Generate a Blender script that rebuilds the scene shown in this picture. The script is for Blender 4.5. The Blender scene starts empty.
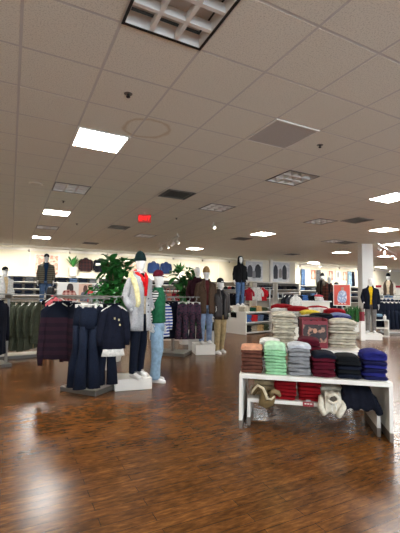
import bpy, bmesh, math, random
from mathutils import Vector, Matrix, noise
random.seed(7)
C = bpy.context.scene.collection
PI = math.pi
S = bpy.context.scene

# ------------------------------------------------------------------ camera
F = 371.2; PITCH = .0668; ROLL = .0154; YAW = -.4703; EYE = 1.5
ex = Vector((math.cos(YAW), math.sin(YAW), 0))
ey0 = Vector((-math.sin(YAW), math.cos(YAW), 0))
ez0 = Vector((0, 0, 1))
fw = math.cos(PITCH)*ey0 + math.sin(PITCH)*ez0
ez = -math.sin(PITCH)*ey0 + math.cos(PITCH)*ez0
rt = math.cos(ROLL)*ex + math.sin(ROLL)*ez
up = math.cos(ROLL)*ez - math.sin(ROLL)*ex
cam = bpy.data.cameras.new('camera'); co = bpy.data.objects.new('camera', cam); C.objects.link(co)
cam.sensor_fit = 'HORIZONTAL'; cam.sensor_width = 36; cam.lens = F*36/400; cam.clip_end = 200; cam.clip_start = .05
M4 = Matrix((rt, up, -fw)).transposed().to_4x4(); M4.translation = (0, 0, EYE); co.matrix_world = M4
S.camera = co
S.view_settings.view_transform = 'Standard'; S.view_settings.look = 'None'
S.view_settings.exposure = 0.3; S.view_settings.gamma = 1; S.view_settings.use_curve_mapping = False

# ------------------------------------------------------------------ world and lamp strengths
w = bpy.data.worlds.new('world'); S.world = w; w.use_nodes = True
w.node_tree.nodes['Background'].inputs[0].default_value = (.72, .86, 1, 1)
w.node_tree.nodes['Background'].inputs[1].default_value = 4.2
PANEL = 62.0          # strength of a lit ceiling panel
SPOT = 125.0          # watts of a track spot
T = .61; H = 3.3335  # ceiling tile, ceiling height
GX, GY = -.0216*T, 4.978*T
WALLY = 18.3
def cell(i, j): return GX+i*T, GY+j*T

def at(px, d):
    """ground point seen in image column px at distance d along the view"""
    l = (px-200)/F*d
    return (-math.sin(YAW)*d + math.cos(YAW)*l, math.cos(YAW)*d + math.sin(YAW)*l)
def face(x, y): return -math.atan2(x, y)     # yaw that turns a thing's front (-Y) to the viewer

# ------------------------------------------------------------------ materials
MATS = {}
def srgb(c):
    return tuple(((v/255)/12.92 if v/255 <= .04045 else ((v/255+.055)/1.055)**2.4) for v in c)+(1,)
def mat(name, rgb, rough=.6, metal=0, var=0, scale=30, bump=0, spec=None, emit=0):
    if name in MATS: return MATS[name]
    m = bpy.data.materials.new(name); m.use_nodes = True; MATS[name] = m
    nt = m.node_tree; b = nt.nodes['Principled BSDF']; col = srgb(rgb)
    b.inputs['Base Color'].default_value = col; b.inputs['Roughness'].default_value = rough
    b.inputs['Metallic'].default_value = metal
    if spec is not None: b.inputs['Specular IOR Level'].default_value = spec
    tc = nt.nodes.new('ShaderNodeTexCoord'); n = nt.nodes.new('ShaderNodeTexNoise')
    n.inputs['Scale'].default_value = scale; n.inputs['Detail'].default_value = 3
    nt.links.new(tc.outputs['Object'], n.inputs['Vector'])
    if var:
        r = nt.nodes.new('ShaderNodeValToRGB')
        r.color_ramp.elements[0].position = .3; r.color_ramp.elements[1].position = .7
        r.color_ramp.elements[0].color = tuple(max(0, c*(1-var)) for c in col[:3])+(1,)
        r.color_ramp.elements[1].color = tuple(min(1, c*(1+var)) for c in col[:3])+(1,)
        nt.links.new(n.outputs['Fac'], r.inputs['Fac']); nt.links.new(r.outputs['Color'], b.inputs['Base Color'])
    if bump:
        bp = nt.nodes.new('ShaderNodeBump'); bp.inputs['Strength'].default_value = bump; bp.inputs['Distance'].default_value = .01
        nt.links.new(n.outputs['Fac'], bp.inputs['Height']); nt.links.new(bp.outputs['Normal'], b.inputs['Normal'])
    if emit:
        b.inputs['Emission Color'].default_value = col; b.inputs['Emission Strength'].default_value = emit
    return m
def cloth(rgb, var=.22, scale=22):
    k = max(rgb)
    if k < 70: rgb = tuple(int(c*.74) for c in rgb)
    elif k < 130: rgb = tuple(int(c*.88) for c in rgb)
    return mat('cloth_%d_%d_%d' % tuple(rgb), rgb, .92, 0, var, scale, .5, .2)
def pattern(name, a, b, kind='stripe', sx=0, sz=40, thresh=.5):
    """woven pattern in object space"""
    if name in MATS: return MATS[name]
    m = mat(name, a, .92, spec=.2); nt = m.node_tree; bs = nt.nodes['Principled BSDF']
    tc = nt.nodes.new('ShaderNodeTexCoord'); sp = nt.nodes.new('ShaderNodeSeparateXYZ'); nt.links.new(tc.outputs['Object'], sp.inputs[0])
    def band(sock, f):
        mu = nt.nodes.new('ShaderNodeMath'); mu.operation = 'MULTIPLY'; mu.inputs[1].default_value = f; nt.links.new(sock, mu.inputs[0])
        si = nt.nodes.new('ShaderNodeMath'); si.operation = 'SINE'; nt.links.new(mu.outputs[0], si.inputs[0])
        g = nt.nodes.new('ShaderNodeMath'); g.operation = 'GREATER_THAN'; g.inputs[1].default_value = thresh*2-1; nt.links.new(si.outputs[0], g.inputs[0])
        return g.outputs[0]
    f = band(sp.outputs[2], sz)
    if kind == 'plaid':
        g = band(sp.outputs[0], sx); ad = nt.nodes.new('ShaderNodeMath'); ad.operation = 'ADD'
        nt.links.new(f, ad.inputs[0]); nt.links.new(g, ad.inputs[1])
        hf = nt.nodes.new('ShaderNodeMath'); hf.operation = 'MULTIPLY'; hf.inputs[1].default_value = .5; nt.links.new(ad.outputs[0], hf.inputs[0]); f = hf.outputs[0]
    mx = nt.nodes.new('ShaderNodeMix'); mx.data_type = 'RGBA'
    mx.inputs[6].default_value = srgb(a); mx.inputs[7].default_value = srgb(b)
    nt.links.new(f, mx.inputs[0]); nt.links.new(mx.outputs[2], bs.inputs['Base Color'])
    return m
def blotch(name, cols, scale=6, rough=.6):
    """printed paper: patches of several colours"""
    if name in MATS: return MATS[name]
    m = mat(name, cols[0], rough); nt = m.node_tree; bs = nt.nodes['Principled BSDF']
    tc = nt.nodes.new('ShaderNodeTexCoord'); n = nt.nodes.new('ShaderNodeTexNoise'); n.inputs['Scale'].default_value = scale; n.inputs['Detail'].default_value = 2
    nt.links.new(tc.outputs['Object'], n.inputs['Vector'])
    r = nt.nodes.new('ShaderNodeValToRGB'); e = r.color_ramp.elements
    e[0].position = .32; e[0].color = srgb(cols[0]); e[1].position = .68; e[1].color = srgb(cols[-1])
    for k, c in enumerate(cols[1:-1]):
        q = e.new(.32+.36*(k+1)/(len(cols)-1)); q.color = srgb(c)
    nt.links.new(n.outputs['Fac'], r.inputs['Fac']); nt.links.new(r.outputs['Color'], bs.inputs['Base Color'])
    return m

WHITE = mat('white_laminate', (232, 228, 220), .38)
CREAM = mat('cream_laminate', (226, 220, 206), .42)
MANN = mat('mannequin_white', (232, 230, 226), .32)
CHROME = mat('brushed_steel', (170, 168, 164), .3, 1)
GREYM = mat('grey_metal', (120, 117, 112), .42, .7)
BLACKM = mat('black_metal', (28, 28, 30), .45, .3)
SHOE = mat('white_leather', (235, 234, 232), .45)
SOLE = mat('white_rubber', (215, 213, 208), .6)
HANG = mat('white_hanger_plastic', (226, 222, 214), .35)
POT = mat('white_glazed_pot', (230, 228, 222), .3)
SOIL = mat('potting_soil', (52, 38, 28), .95, var=.4)
LEAFD = mat('dark_glossy_leaf', (42, 104, 46), .38, var=.35, scale=8)
LEAFB = mat('bright_green_leaf', (44, 128, 50), .4, var=.3, scale=8)
STEM = mat('woody_stem', (92, 70, 48), .8, var=.3)

# ------------------------------------------------------------------ mesh helpers
class MB:
    def __init__(s): s.v = []; s.f = []; s.mi = []
    def add(s, vs, fs, mi=0):
        o = len(s.v); s.v += [tuple(v) for v in vs]; s.f += [tuple(i+o for i in f) for f in fs]; s.mi += [mi]*len(fs); return s
    def box(s, c, d, rz=0, mi=0, bev=0):
        hx, hy, hz = d[0]/2, d[1]/2, d[2]/2; cs, sn = math.cos(rz), math.sin(rz)
        P = []
        if bev <= 0:
            for z in (-hz, hz):
                for x, y in ((-hx, -hy), (hx, -hy), (hx, hy), (-hx, hy)): P.append((x, y, z))
            fs = [(3, 2, 1, 0), (4, 5, 6, 7), (0, 1, 5, 4), (1, 2, 6, 5), (2, 3, 7, 6), (3, 0, 4, 7)]
        else:
            b = bev
            for z, k in ((-hz, b), (-hz+b, 0), (hz-b, 0), (hz, b)):
                X, Y = hx-k, hy-k; q = b
                for x, y in ((-X+q, -Y), (X-q, -Y), (X, -Y+q), (X, Y-q), (X-q, Y), (-X+q, Y), (-X, Y-q), (-X, -Y+q)): P.append((x, y, z))
            fs = [tuple(range(7, -1, -1)), tuple(range(24, 32))]
            for r in range(3):
                for k in range(8): a = r*8+k; c2 = r*8+(k+1) % 8; fs.append((a, c2, c2+8, a+8))
        s.add([(c[0]+x*cs-y*sn, c[1]+x*sn+y*cs, c[2]+z) for x, y, z in P], fs, mi); return s
    def loops(s, L, closed=True, cap=True, mi=0):
        n = len(L[0]); vs = [p for l in L for p in l]; fs = []
        for a in range(len(L)-1):
            for k in range(n if closed else n-1):
                k2 = (k+1) % n; fs.append((a*n+k, a*n+k2, (a+1)*n+k2, (a+1)*n+k))
        if cap and closed: fs += [tuple(range(n-1, -1, -1)), tuple(range((len(L)-1)*n, len(L)*n))]
        s.add(vs, fs, mi); return s
    def loft(s, rings, n=16, mi=0, amp=0, fq=9, fz=2.5, seed=0, cap=True, fold=0, nf=9, sq=2.0):
        """rings: (cx,cy,z,rx,ry); amp noise, fold = ripple growing to the first ring"""
        L = []; z0, z1 = rings[0][2], rings[-1][2]
        for cx, cy, z, rx, ry in rings:
            l = []; t = (z1-z)/(z1-z0+1e-9)
            for k in range(n):
                a = 2*PI*k/n; ca, sa = math.cos(a), math.sin(a)
                x = rx*math.copysign(abs(ca)**(2/sq), ca); y = ry*math.copysign(abs(sa)**(2/sq), sa)
                m = 1.0
                q = amp*noise.noise(Vector((x*fq+seed*3.1, y*fq, z*fz+seed)))
                q += fold*t*math.sin(nf*a+seed+1.5*noise.noise(Vector((seed, z*2, 0))))
                l.append((cx+x*m+q*ca, cy+y*m+q*sa, z))
            L.append(l)
        return s.loops(L, cap=cap, mi=mi)
    def tube(s, pts, rad, n=8, mi=0, flat=1, amp=0, seed=0):
        pts = [Vector(p) for p in pts]; L = []
        if not isinstance(rad, (list, tuple)): rad = [rad]*len(pts)
        for i, p in enumerate(pts):
            t = (pts[min(i+1, len(pts)-1)]-pts[max(i-1, 0)]).normalized()
            ref = Vector((0, 1, 0)) if abs(t.y) < .9 else Vector((1, 0, 0))
            a = t.cross(ref).normalized(); b = a.cross(t).normalized()
            l = []
            for k in range(n):
                th = 2*PI*k/n; q = rad[i]*(1+amp*noise.noise(Vector((th, p.z*14+seed, seed))))
                l.append(p+a*q*math.cos(th)+b*q*flat*math.sin(th))
            L.append(l)
        return s.loops(L, mi=mi)
    def prism(s, outline, z0, z1, mi=0):
        n = len(outline); s.add([(x, y, z0) for x, y in outline]+[(x, y, z1) for x, y in outline],
            [tuple(range(n-1, -1, -1)), tuple(range(n, 2*n))]+[(k, (k+1) % n, n+(k+1) % n, n+k) for k in range(n)], mi); return s
    def xf(s, mtx): s.v = [tuple(mtx @ Vector(v)) for v in s.v]; return s
    def build(s, name, mats, parent=None, loc=None, rz=None, smooth=False, solid=0, sub=0):
        me = bpy.data.meshes.new(name); me.from_pydata(s.v, [], s.f)
        if not isinstance(mats, (list, tuple)): mats = [mats]
        for m in mats: me.materials.append(m)
        for p, i in zip(me.polygons, s.mi): p.material_index = min(i, len(mats)-1)
        bm = bmesh.new(); bm.from_mesh(me)
        bmesh.ops.recalc_face_normals(bm, faces=bm.faces)
        bm.to_mesh(me); bm.free()
        if smooth:
            for p in me.polygons: p.use_smooth = True
        o = bpy.data.objects.new(name, me); C.objects.link(o)
        if parent: o.parent = parent
        if loc: o.location = loc
        if rz is not None: o.rotation_euler = (0, 0, rz)
        if solid:
            k = o.modifiers.new('thickness', 'SOLIDIFY'); k.thickness = solid; k.offset = 0
        if sub:
            k = o.modifiers.new('smooth', 'SUBSURF'); k.levels = sub; k.render_levels = sub
        return o
def tag(o, label=None, cat=None, group=None, kind=None):
    if label: o['label'] = label
    if cat: o['category'] = cat
    if group: o['group'] = group
    if kind: o['kind'] = kind
    return o
def thing(name, label, cat, loc=(0, 0, 0), rz=0, group=None, sc=1):
    o = bpy.data.objects.new(name, None); C.objects.link(o); o.empty_display_size = .1
    o.location = loc; o.rotation_euler = (0, 0, rz); o.scale = (sc, sc, sc)
    return tag(o, label, cat, group)
def struct(name, mb, mats, **k): return tag(mb.build(name, mats, **k), kind='structure')
def copy_tree(o, parent=None):
    c = o.copy(); C.objects.link(c); c.parent = parent
    for ch in list(o.children): copy_tree(ch, c)
    return c
def text_mesh(txt, size, depth, name, m, parent, loc, rot):
    cu = bpy.data.curves.new(name, 'FONT'); cu.body = txt; cu.size = size; cu.extrude = depth; cu.align_x = 'CENTER'; cu.align_y = 'CENTER'
    tmp = bpy.data.objects.new(name, cu); C.objects.link(tmp)
    dg = bpy.context.evaluated_depsgraph_get(); me = bpy.data.meshes.new_from_object(tmp.evaluated_get(dg))
    C.objects.unlink(tmp); bpy.data.objects.remove(tmp)
    me.materials.clear(); me.materials.append(m)
    o = bpy.data.objects.new(name, me); C.objects.link(o); o.parent = parent; o.location = loc; o.rotation_euler = rot
    return o
ORD = ['bottom', 'second up', 'third up', 'fourth up', 'fifth up', 'sixth up', 'seventh up', 'eighth up', 'ninth up', 'tenth up']
NTH = ['first', 'second', 'third', 'fourth', 'fifth', 'sixth', 'seventh', 'eighth', 'ninth', 'tenth', 'eleventh', 'twelfth', 'thirteenth', 'fourteenth', 'fifteenth', 'sixteenth', 'seventeenth', 'eighteenth', 'nineteenth', 'twentieth', 'twenty-first', 'twenty-second', 'twenty-third', 'twenty-fourth', 'twenty-fifth']

# ------------------------------------------------------------------ the setting
XL, XR, YF = -6.0, 30.0, -5.0
def floor_material():
    m = bpy.data.materials.new('hand_scraped_wood_planks'); m.use_nodes = True; nt = m.node_tree; b = nt.nodes['Principled BSDF']
    N = nt.nodes.new; Lk = nt.links.new
    tc = N('ShaderNodeTexCoord')
    br = N('ShaderNodeTexBrick'); br.offset = .37; br.inputs['Scale'].default_value = 1; br.inputs['Brick Width'].default_value = .92
    br.inputs['Row Height'].default_value = .095; br.inputs['Mortar Size'].default_value = .0018; br.inputs['Mortar Smooth'].default_value = .2
    br.inputs['Color1'].default_value = (0, 0, 0, 1); br.inputs['Color2'].default_value = (1, 1, 1, 1); br.inputs['Mortar'].default_value = (.5, .5, .5, 1)
    Lk(tc.outputs['Object'], br.inputs['Vector'])
    mp = N('ShaderNodeMapping'); mp.inputs['Scale'].default_value = (6.5, 24, 1); Lk(tc.outputs['Object'], mp.inputs['Vector'])
    n1 = N('ShaderNodeTexNoise'); n1.inputs['Scale'].default_value = 1.5; n1.inputs['Detail'].default_value = 7; n1.inputs['Roughness'].default_value = .62
    Lk(mp.outputs[0], n1.inputs['Vector'])
    n2 = N('ShaderNodeTexNoise'); n2.inputs['Scale'].default_value = 3.2; n2.inputs['Detail'].default_value = 3; Lk(tc.outputs['Object'], n2.inputs['Vector'])
    r = N('ShaderNodeValToRGB'); e = r.color_ramp.elements
    e[0].position = .28; e[0].color = srgb((72, 45, 24)); e[1].position = .74; e[1].color = srgb((136, 89, 42))
    q = e.new(.5); q.color = srgb((101, 64, 31))
    Lk(n1.outputs['Fac'], r.inputs['Fac'])
    r2 = N('ShaderNodeValToRGB'); r2.color_ramp.elements[0].position = .3; r2.color_ramp.elements[0].color = (.66, .62, .6, 1); r2.color_ramp.elements[1].position = .65; r2.color_ramp.elements[1].color = (1.08, 1.06, 1.02, 1)
    Lk(n2.outputs['Fac'], r2.inputs['Fac'])
    mx = N('ShaderNodeMix'); mx.data_type = 'RGBA'; mx.blend_type = 'MULTIPLY'; mx.inputs[0].default_value = 1
    Lk(r.outputs['Color'], mx.inputs[6]); Lk(r2.outputs['Color'], mx.inputs[7])
    pv = N('ShaderNodeMapRange'); pv.inputs['To Min'].default_value = .8; pv.inputs['To Max'].default_value = 1.15; Lk(br.outputs['Color'], pv.inputs['Value'])
    ml = N('ShaderNodeVectorMath'); ml.operation = 'SCALE'; Lk(mx.outputs[2], ml.inputs[0]); Lk(pv.outputs[0], ml.inputs['Scale'])
    mm = N('ShaderNodeMix'); mm.data_type = 'RGBA'; mm.inputs[7].default_value = srgb((18, 10, 6)); Lk(br.outputs['Fac'], mm.inputs[0]); Lk(ml.outputs[0], mm.inputs[6])
    Lk(mm.outputs[2], b.inputs['Base Color'])
    b.inputs['Specular IOR Level'].default_value = .26
    rr = N('ShaderNodeMapRange'); rr.inputs['To Min'].default_value = .2; rr.inputs['To Max'].default_value = .28; Lk(n2.outputs['Fac'], rr.inputs['Value']); Lk(rr.outputs[0], b.inputs['Roughness'])
    n3 = N('ShaderNodeTexNoise'); n3.inputs['Scale'].default_value = 1.2; n3.inputs['Detail'].default_value = 2; Lk(mp.outputs[0], n3.inputs['Vector'])
    h = N('ShaderNodeMath'); h.operation = 'MULTIPLY_ADD'; h.inputs[1].default_value = -1.0; Lk(br.outputs['Fac'], h.inputs[0]); nb = N('ShaderNodeMath'); nb.operation = 'MULTIPLY'; nb.inputs[1].default_value = .25; Lk(n3.outputs['Fac'], nb.inputs[0]); Lk(nb.outputs[0], h.inputs[2])
    bp = N('ShaderNodeBump'); bp.inputs['Strength'].default_value = .07; bp.inputs['Distance'].default_value = .0012; Lk(h.outputs[0], bp.inputs['Height']); Lk(bp.outputs[0], b.inputs['Normal'])
    return m
struct('floor', MB().box(((XL+XR)/2, (YF+WALLY)/2, -.05), (XR-XL, WALLY-YF, .1)), floor_material())

WALLM = mat('cream_wall_paint', (226, 219, 200), .8, var=.03, scale=2)
struct('wall_back', MB().box(((XL+XR)/2, WALLY+.1, H/2), (XR-XL, .2, H)), WALLM)
struct('wall_left', MB().box((XL-.1, (YF+WALLY)/2, H/2), (.2, WALLY-YF, H)), WALLM)
struct('wall_right', MB().box((XR+.1, (YF+WALLY)/2, H/2), (.2, WALLY-YF, H)), WALLM)
wf = MB().box(((XL+XR)/2, YF-.1, .15), (XR-XL, .2, .3)); wf.box(((XL+XR)/2, YF-.1, 3.15), (XR-XL, .2, .37))
for k in range(19): wf.box((XL+2*k, YF-.1, 1.63), (.12, .2, 2.66))
struct('wall_front', wf, WALLM)      # unseen wall; openings between its piers added to let light reach the ceiling
struct('baseboard_back', MB().box((12, WALLY-.01, .06), (35.9, .02, .12)), WHITE)
# a partition that carries two posters, and the square column
PXa, PXb, PYY = 11.05, 14.0, 15.9
struct('wall_partition', MB().box(((PXa+PXb)/2, PYY+.08, 1.6), (PXb-PXa, .16, 3.2)), WALLM)
struct('trim_1', MB().box((12.28, PYY-.06, 1.62), (.16, .12, 3.24)), WHITE)
cx, cy = at(365.7, 13.7)
struct('wall_column', MB().box((cx, cy, H/2-.002), (.4, .4, H-.004), YAW, bev=.01), mat('white_column_paint', (236, 234, 228), .6, var=.02, scale=2))
struct('trim_2', MB().box((12, WALLY-.035, 3.27), (35.9, .07, .12)), WHITE)
for k in range(18):
    struct('trim_%d' % (k+3), MB().box((-.5+1.22*k, WALLY-.006, 2.62), (.03, .012, 1.1)), WHITE)

# ceiling: one mesh of tiles, with openings where fixtures sit
LIT = [(1, 2), (1, 10), (1, 18), (10, 2), (11, 10), (15, 6), (21, 14), (20, 9), (-4, -2), (-4, 6), (-4, 14), (11, 18),
       (-4, -10), (6, -10), (16, -2), (11, -6), (21, 2), (26, 6), (26, -2), (26, 14), (31, 10), (31, 2), (21, -6), (36, 14), (36, 6), (26, 22), (36, 22), (6, -6), (1, -8)]  # panels missing from LITLAB are added mainly to light the shop from off camera
UNLIT = [(1, -2), (6, 2), (6, 6), (11, 6), (1, 6), (1, 14), (16, 10), (6, 14)]
hole = set(LIT+UNLIT)
tm = bpy.data.materials.new('fissured_ceiling_tile'); tm.use_nodes = True; nt = tm.node_tree; b = nt.nodes['Principled BSDF']
b.inputs['Roughness'].default_value = .95; b.inputs['Specular IOR Level'].default_value = .1
tc = nt.nodes.new('ShaderNodeTexCoord'); n1 = nt.nodes.new('ShaderNodeTexNoise'); n1.inputs['Scale'].default_value = 90; n1.inputs['Detail'].default_value = 3
nt.links.new(tc.outputs['Object'], n1.inputs['Vector'])
r = nt.nodes.new('ShaderNodeValToRGB'); r.color_ramp.elements[0].position = .33; r.color_ramp.elements[0].color = srgb((212, 209, 197)); r.color_ramp.elements[1].position = .5; r.color_ramp.elements[1].color = srgb((236, 233, 220))
nt.links.new(n1.outputs['Fac'], r.inputs['Fac'])
# old brown water stain: a ring on one tile
vm = nt.nodes.new('ShaderNodeVectorMath'); vm.operation = 'DISTANCE'; sx, sy = cell(2.15, 1.5); vm.inputs[1].default_value = (sx, sy, H)
n2 = nt.nodes.new('ShaderNodeTexNoise'); n2.inputs['Scale'].default_value = 5; nt.links.new(tc.outputs['Object'], n2.inputs['Vector'])
nt.links.new(tc.outputs['Object'], vm.inputs[0])
a1 = nt.nodes.new('ShaderNodeMath'); a1.operation = 'MULTIPLY_ADD'; a1.inputs[1].default_value = .12; nt.links.new(n2.outputs['Fac'], a1.inputs[0]); nt.links.new(vm.outputs['Value'], a1.inputs[2])
rs = nt.nodes.new('ShaderNodeValToRGB'); e = rs.color_ramp.elements; e[0].position = .27; e[0].color = (1, 1, 1, 1); e[1].position = .34; e[1].color = (1, 1, 1, 1)
q = e.new(.305); q.color = (.80, .72, .62, 1)
nt.links.new(a1.outputs[0], rs.inputs['Fac'])
mx = nt.nodes.new('ShaderNodeMix'); mx.data_type = 'RGBA'; mx.blend_type = 'MULTIPLY'; mx.inputs[0].default_value = 1
nt.links.new(r.outputs['Color'], mx.inputs[6]); nt.links.new(rs.outputs['Color'], mx.inputs[7]); nt.links.new(mx.outputs[2], b.inputs['Base Color'])
bp = nt.nodes.new('ShaderNodeBump'); bp.inputs['Strength'].default_value = .6; bp.inputs['Distance'].default_value = .004
nt.links.new(n1.outputs['Fac'], bp.inputs['Height']); nt.links.new(bp.outputs[0], b.inputs['Normal'])
cm = MB()
for i in range(-10, 50):
    for j in range(-14, 26):
        if (i, j) in hole: continue
        x0, y0 = cell(i, j); x1, y1 = x0+T, y0+T
        x0, x1 = max(x0, XL), min(x1, XR); y0, y1 = max(y0, YF), min(y1, WALLY)
        if x1 <= x0 or y1 <= y0: continue
        g = .013
        cm.add([(x0, y0, H+.008), (x1, y0, H+.008), (x1, y1, H+.008), (x0, y1, H+.008),
                (x0+g, y0+g, H), (x1-g, y0+g, H), (x1-g, y1-g, H), (x0+g, y1-g, H)],
               [(4, 5, 6, 7), (0, 1, 5, 4), (1, 2, 6, 5), (2, 3, 7, 6), (3, 0, 4, 7)])
struct('ceiling', cm, tm)
gm = MB()
for i in range(-9, 50):
    x = GX+i*T
    if XL < x < XR: gm.box((x, (YF+WALLY)/2, H+.004), (.02, WALLY-YF, .006))
for j in range(-13, 26):
    y = GY+j*T
    if YF < y < WALLY: gm.box(((XL+XR)/2, y, H+.0042), (XR-XL, .02, .006))
struct('trim_21', gm, mat('ceiling_grid_paint', (206, 202, 196), .6))
struct('trim_22', MB().box(((XL+XR)/2, (YF+WALLY)/2, H+.4), (XR-XL, WALLY-YF, .02)), mat('plenum_dark', (60, 58, 56), .9))

# ------------------------------------------------------------------ ceiling fixtures
PANELM = bpy.data.materials.new('lit_diffuser'); PANELM.use_nodes = True
pb = PANELM.node_tree.nodes['Principled BSDF']; pb.inputs['Base Color'].default_value = (.9, .9, .88, 1)
pb.inputs['Emission Color'].default_value = (1, .99, .96, 1); pb.inputs['Emission Strength'].default_value = PANEL
fr = MB()
for s in (-1, 1):
    fr.box((s*.292, 0, 0), (.03, .61, .03)); fr.box((0, s*.292, 0), (.554, .03, .03))
lp = None
def celllabel(i, j):
    return 'column %s, row %s of the grid' % (i, j)
LITLAB = {(1, 2): 'large bright square ceiling panel light, nearest at the left', (1, 10): 'lit square ceiling panel, second in the left line of lights',
 (1, 18): 'small far lit ceiling panel, third in the left line of lights', (10, 2): 'lit square ceiling panel cut by the right edge, upper of two',
 (11, 10): 'lit ceiling panel over the black hoodie mannequin', (15, 6): 'lit ceiling panel at the right edge, just below a larger one',
 (20, 9): 'lit ceiling panel right of the square column', (21, 14): 'lit ceiling panel just left of the square column', (11, 18): 'lit far ceiling panel right of the exit sign, low in the ceiling'}
for (i, j) in LIT:
    x, y = cell(i+.5, j+.5)
    lab = LITLAB.get((i, j), 'extra lit ceiling panel added mainly as an off-camera light source')
    if lp is None:
        lp = thing('ceiling_light', lab, 'ceiling light', (x, y, H+.006), 0, 'lit ceiling panels')
        fr.build('frame', WHITE, lp); MB().box((0, 0, .004), (.556, .556, .01)).build('diffuser', PANELM, lp)
    else:
        c = copy_tree(lp); c.location = (x, y, H+.006); c['label'] = lab
# recessed louvre lights that are switched off
LOUV = mat('louvre_aluminium', (236, 232, 226), .5)
fr2 = MB()
for s in (-1, 1):
    fr2.box((s*.295, 0, .0), (.018, .61, .012)); fr2.box((0, s*.295, 0), (.572, .018, .012))
lv = MB()
n = 3; a = .57
def blade(mb, c, along_x, L):
    w0, w1, h = .006, .03, .075
    pts = []
    for sgn in (-1, 1):
        for wdt, z in ((w1, 0), (w0, h)):
            pts.append((sgn*wdt/2, z))
    P = [(-w1/2, .0), (w1/2, .0), (w0/2, h), (-w0/2, h)]
    vs = []
    for t in (-L/2, L/2):
        for u, z in P: vs.append((c[0]+(t if along_x else u), c[1]+(u if along_x else t), c[2]+z))
    mb.add(vs, [(0, 1, 2, 3), (7, 6, 5, 4), (0, 4, 5, 1), (1, 5, 6, 2), (2, 6, 7, 3), (3, 7, 4, 0)])
for k in (1, 2):
    blade(lv, (-a/2+a*k/3, 0, 0), False, a); blade(lv, (0, -a/2+a*k/3, .001), True, a)
for s in (-1, 1):
    lv.box((s*(a/2), 0, .05), (.006, a, .1)); lv.box((0, s*(a/2), .05), (a, .006, .1))
lamp_tubes = MB()
for k in range(3): lamp_tubes.tube([(-.27, -.19+.19*k, .105), (.27, -.19+.19*k, .105)], .014, 8)
UL = {(1, -2): ('large unlit louvred light at the top of the ceiling, nearest fixture', BLACKM), (6, 2): ('unlit louvred ceiling light just beyond the grey return panel', None),
 (6, 6): ('unlit louvred ceiling light, second beyond the grey return panel', None), (11, 6): ('unlit louvred ceiling light beside a dark air vent on the right', None),
 (1, 6): ('unlit louvred ceiling light between two lit panels on the left', None), (1, 14): ('farthest unlit louvred light in the left line', None),
 (16, 10): ('far unlit louvred light above the right side shelves', None), (6, 14): ('far unlit louvred light near the middle track spots', None)}
up0 = None
for k, (i, j) in enumerate(UNLIT):
    x, y = cell(i+.5, j+.5); lab, fm = UL[(i, j)]
    o = thing('louvred_ceiling_light', lab, 'ceiling light', (x, y, H-.002), 0, 'unlit louvred lights')
    if k == 0:
        A = fr2.build('frame', BLACKM, o); B = lv.build('louvre', LOUV, o)
        Ch = MB().box((0, 0, .135), (a, a, .01)).build('reflector', mat('reflector_white', (214, 210, 204), .5), o); D = lamp_tubes.build('lamp_tube', mat('frosted_lamp_tube', (205, 202, 196), .3), o)
    else:
        fr2.build('frame', GREYM, o)
        for q in (B, Ch, D):
            c = q.copy(); C.objects.link(c); c.parent = o
# flat grey return air panel
x, y = cell(4.5, .5)
o = thing('air_return_panel', 'flat grey perforated return air panel in the ceiling', 'ceiling vent', (x, y, H-.004))
fr3 = MB()
for s in (-1, 1): fr3.box((s*.294, 0, 0), (.02, .61, .012)); fr3.box((0, s*.294, 0), (.568, .02, .012))
fr3.build('frame', WHITE, o); MB().box((0, 0, .001), (.57, .57, .008)).build('perforated_sheet', mat('perforated_grey', (186, 182, 178), .6, 0, var=.1, scale=160), o)
# dark four-way diffusers
df = MB()
for k in range(5):
    q = .27-.052*k; z = -.004+.006*k
    for s in (-1, 1):
        df.box((s*q, 0, z), (.018, 2*q+.018, .006)); df.box((0, s*q, z+.001), (2*q-.018, .018, .006))
VL = {(4, 5): 'dark slatted air diffuser above the exit sign', (12, 5): 'dark slatted air diffuser on the right side of the ceiling', (4, 12): 'dark air diffuser in the far left ceiling',
      (11, 12): 'dark air diffuser behind the middle lit panel', (17, 10): 'dark air diffuser near the top of the square column', (4, 19): 'farthest dark air diffuser on the left', (19, 17): 'small far dark air diffuser above the back wall'}
for (i, j), lab in VL.items():
    x, y = cell(i+.5, j+.5); o = thing('air_diffuser', lab, 'ceiling vent', (x, y, H-.012), 0, 'dark air diffusers')
    df.build('slat', GREYM, o); MB().box((0, 0, .006), (.54, .54, .004)).build('backing', BLACKM, o)
# sprinklers, speaker, smoke detector
for k, (i, j, lab) in enumerate([(1.5, .45, 'round dark ceiling sprinkler head nearest the viewer'), (5.5, .5, 'small dark ceiling sprinkler beside the grey return panel'),
        (1.5, 8.3, 'small dark sprinkler in the left ceiling'), (6, 9, 'small dark sprinkler in the middle ceiling'), (2.6, 12.6, 'small dark ceiling fitting by the far left vent')]):
    x, y = cell(i, j); o = thing('sprinkler_head', lab, 'sprinkler', (x, y, H), 0, 'ceiling sprinklers')
    MB().loft([(0, 0, -.004, .035, .035), (0, 0, 0, .04, .04)], 14).build('escutcheon', GREYM, o, smooth=False)
    MB().loft([(0, 0, -.035, .016, .016), (0, 0, -.028, .02, .02), (0, 0, -.02, .008, .008), (0, 0, -.004, .01, .01)], 10).build('deflector', BLACKM, o)
x, y = cell(.55, 6.5); o = thing('ceiling_speaker', 'round pale ceiling speaker in the left ceiling', 'speaker', (x, y, H))
MB().loft([(0, 0, -.012, .09, .09), (0, 0, -.008, .12, .12), (0, 0, 0, .125, .125)], 20).build('grille', CREAM, o)
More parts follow.
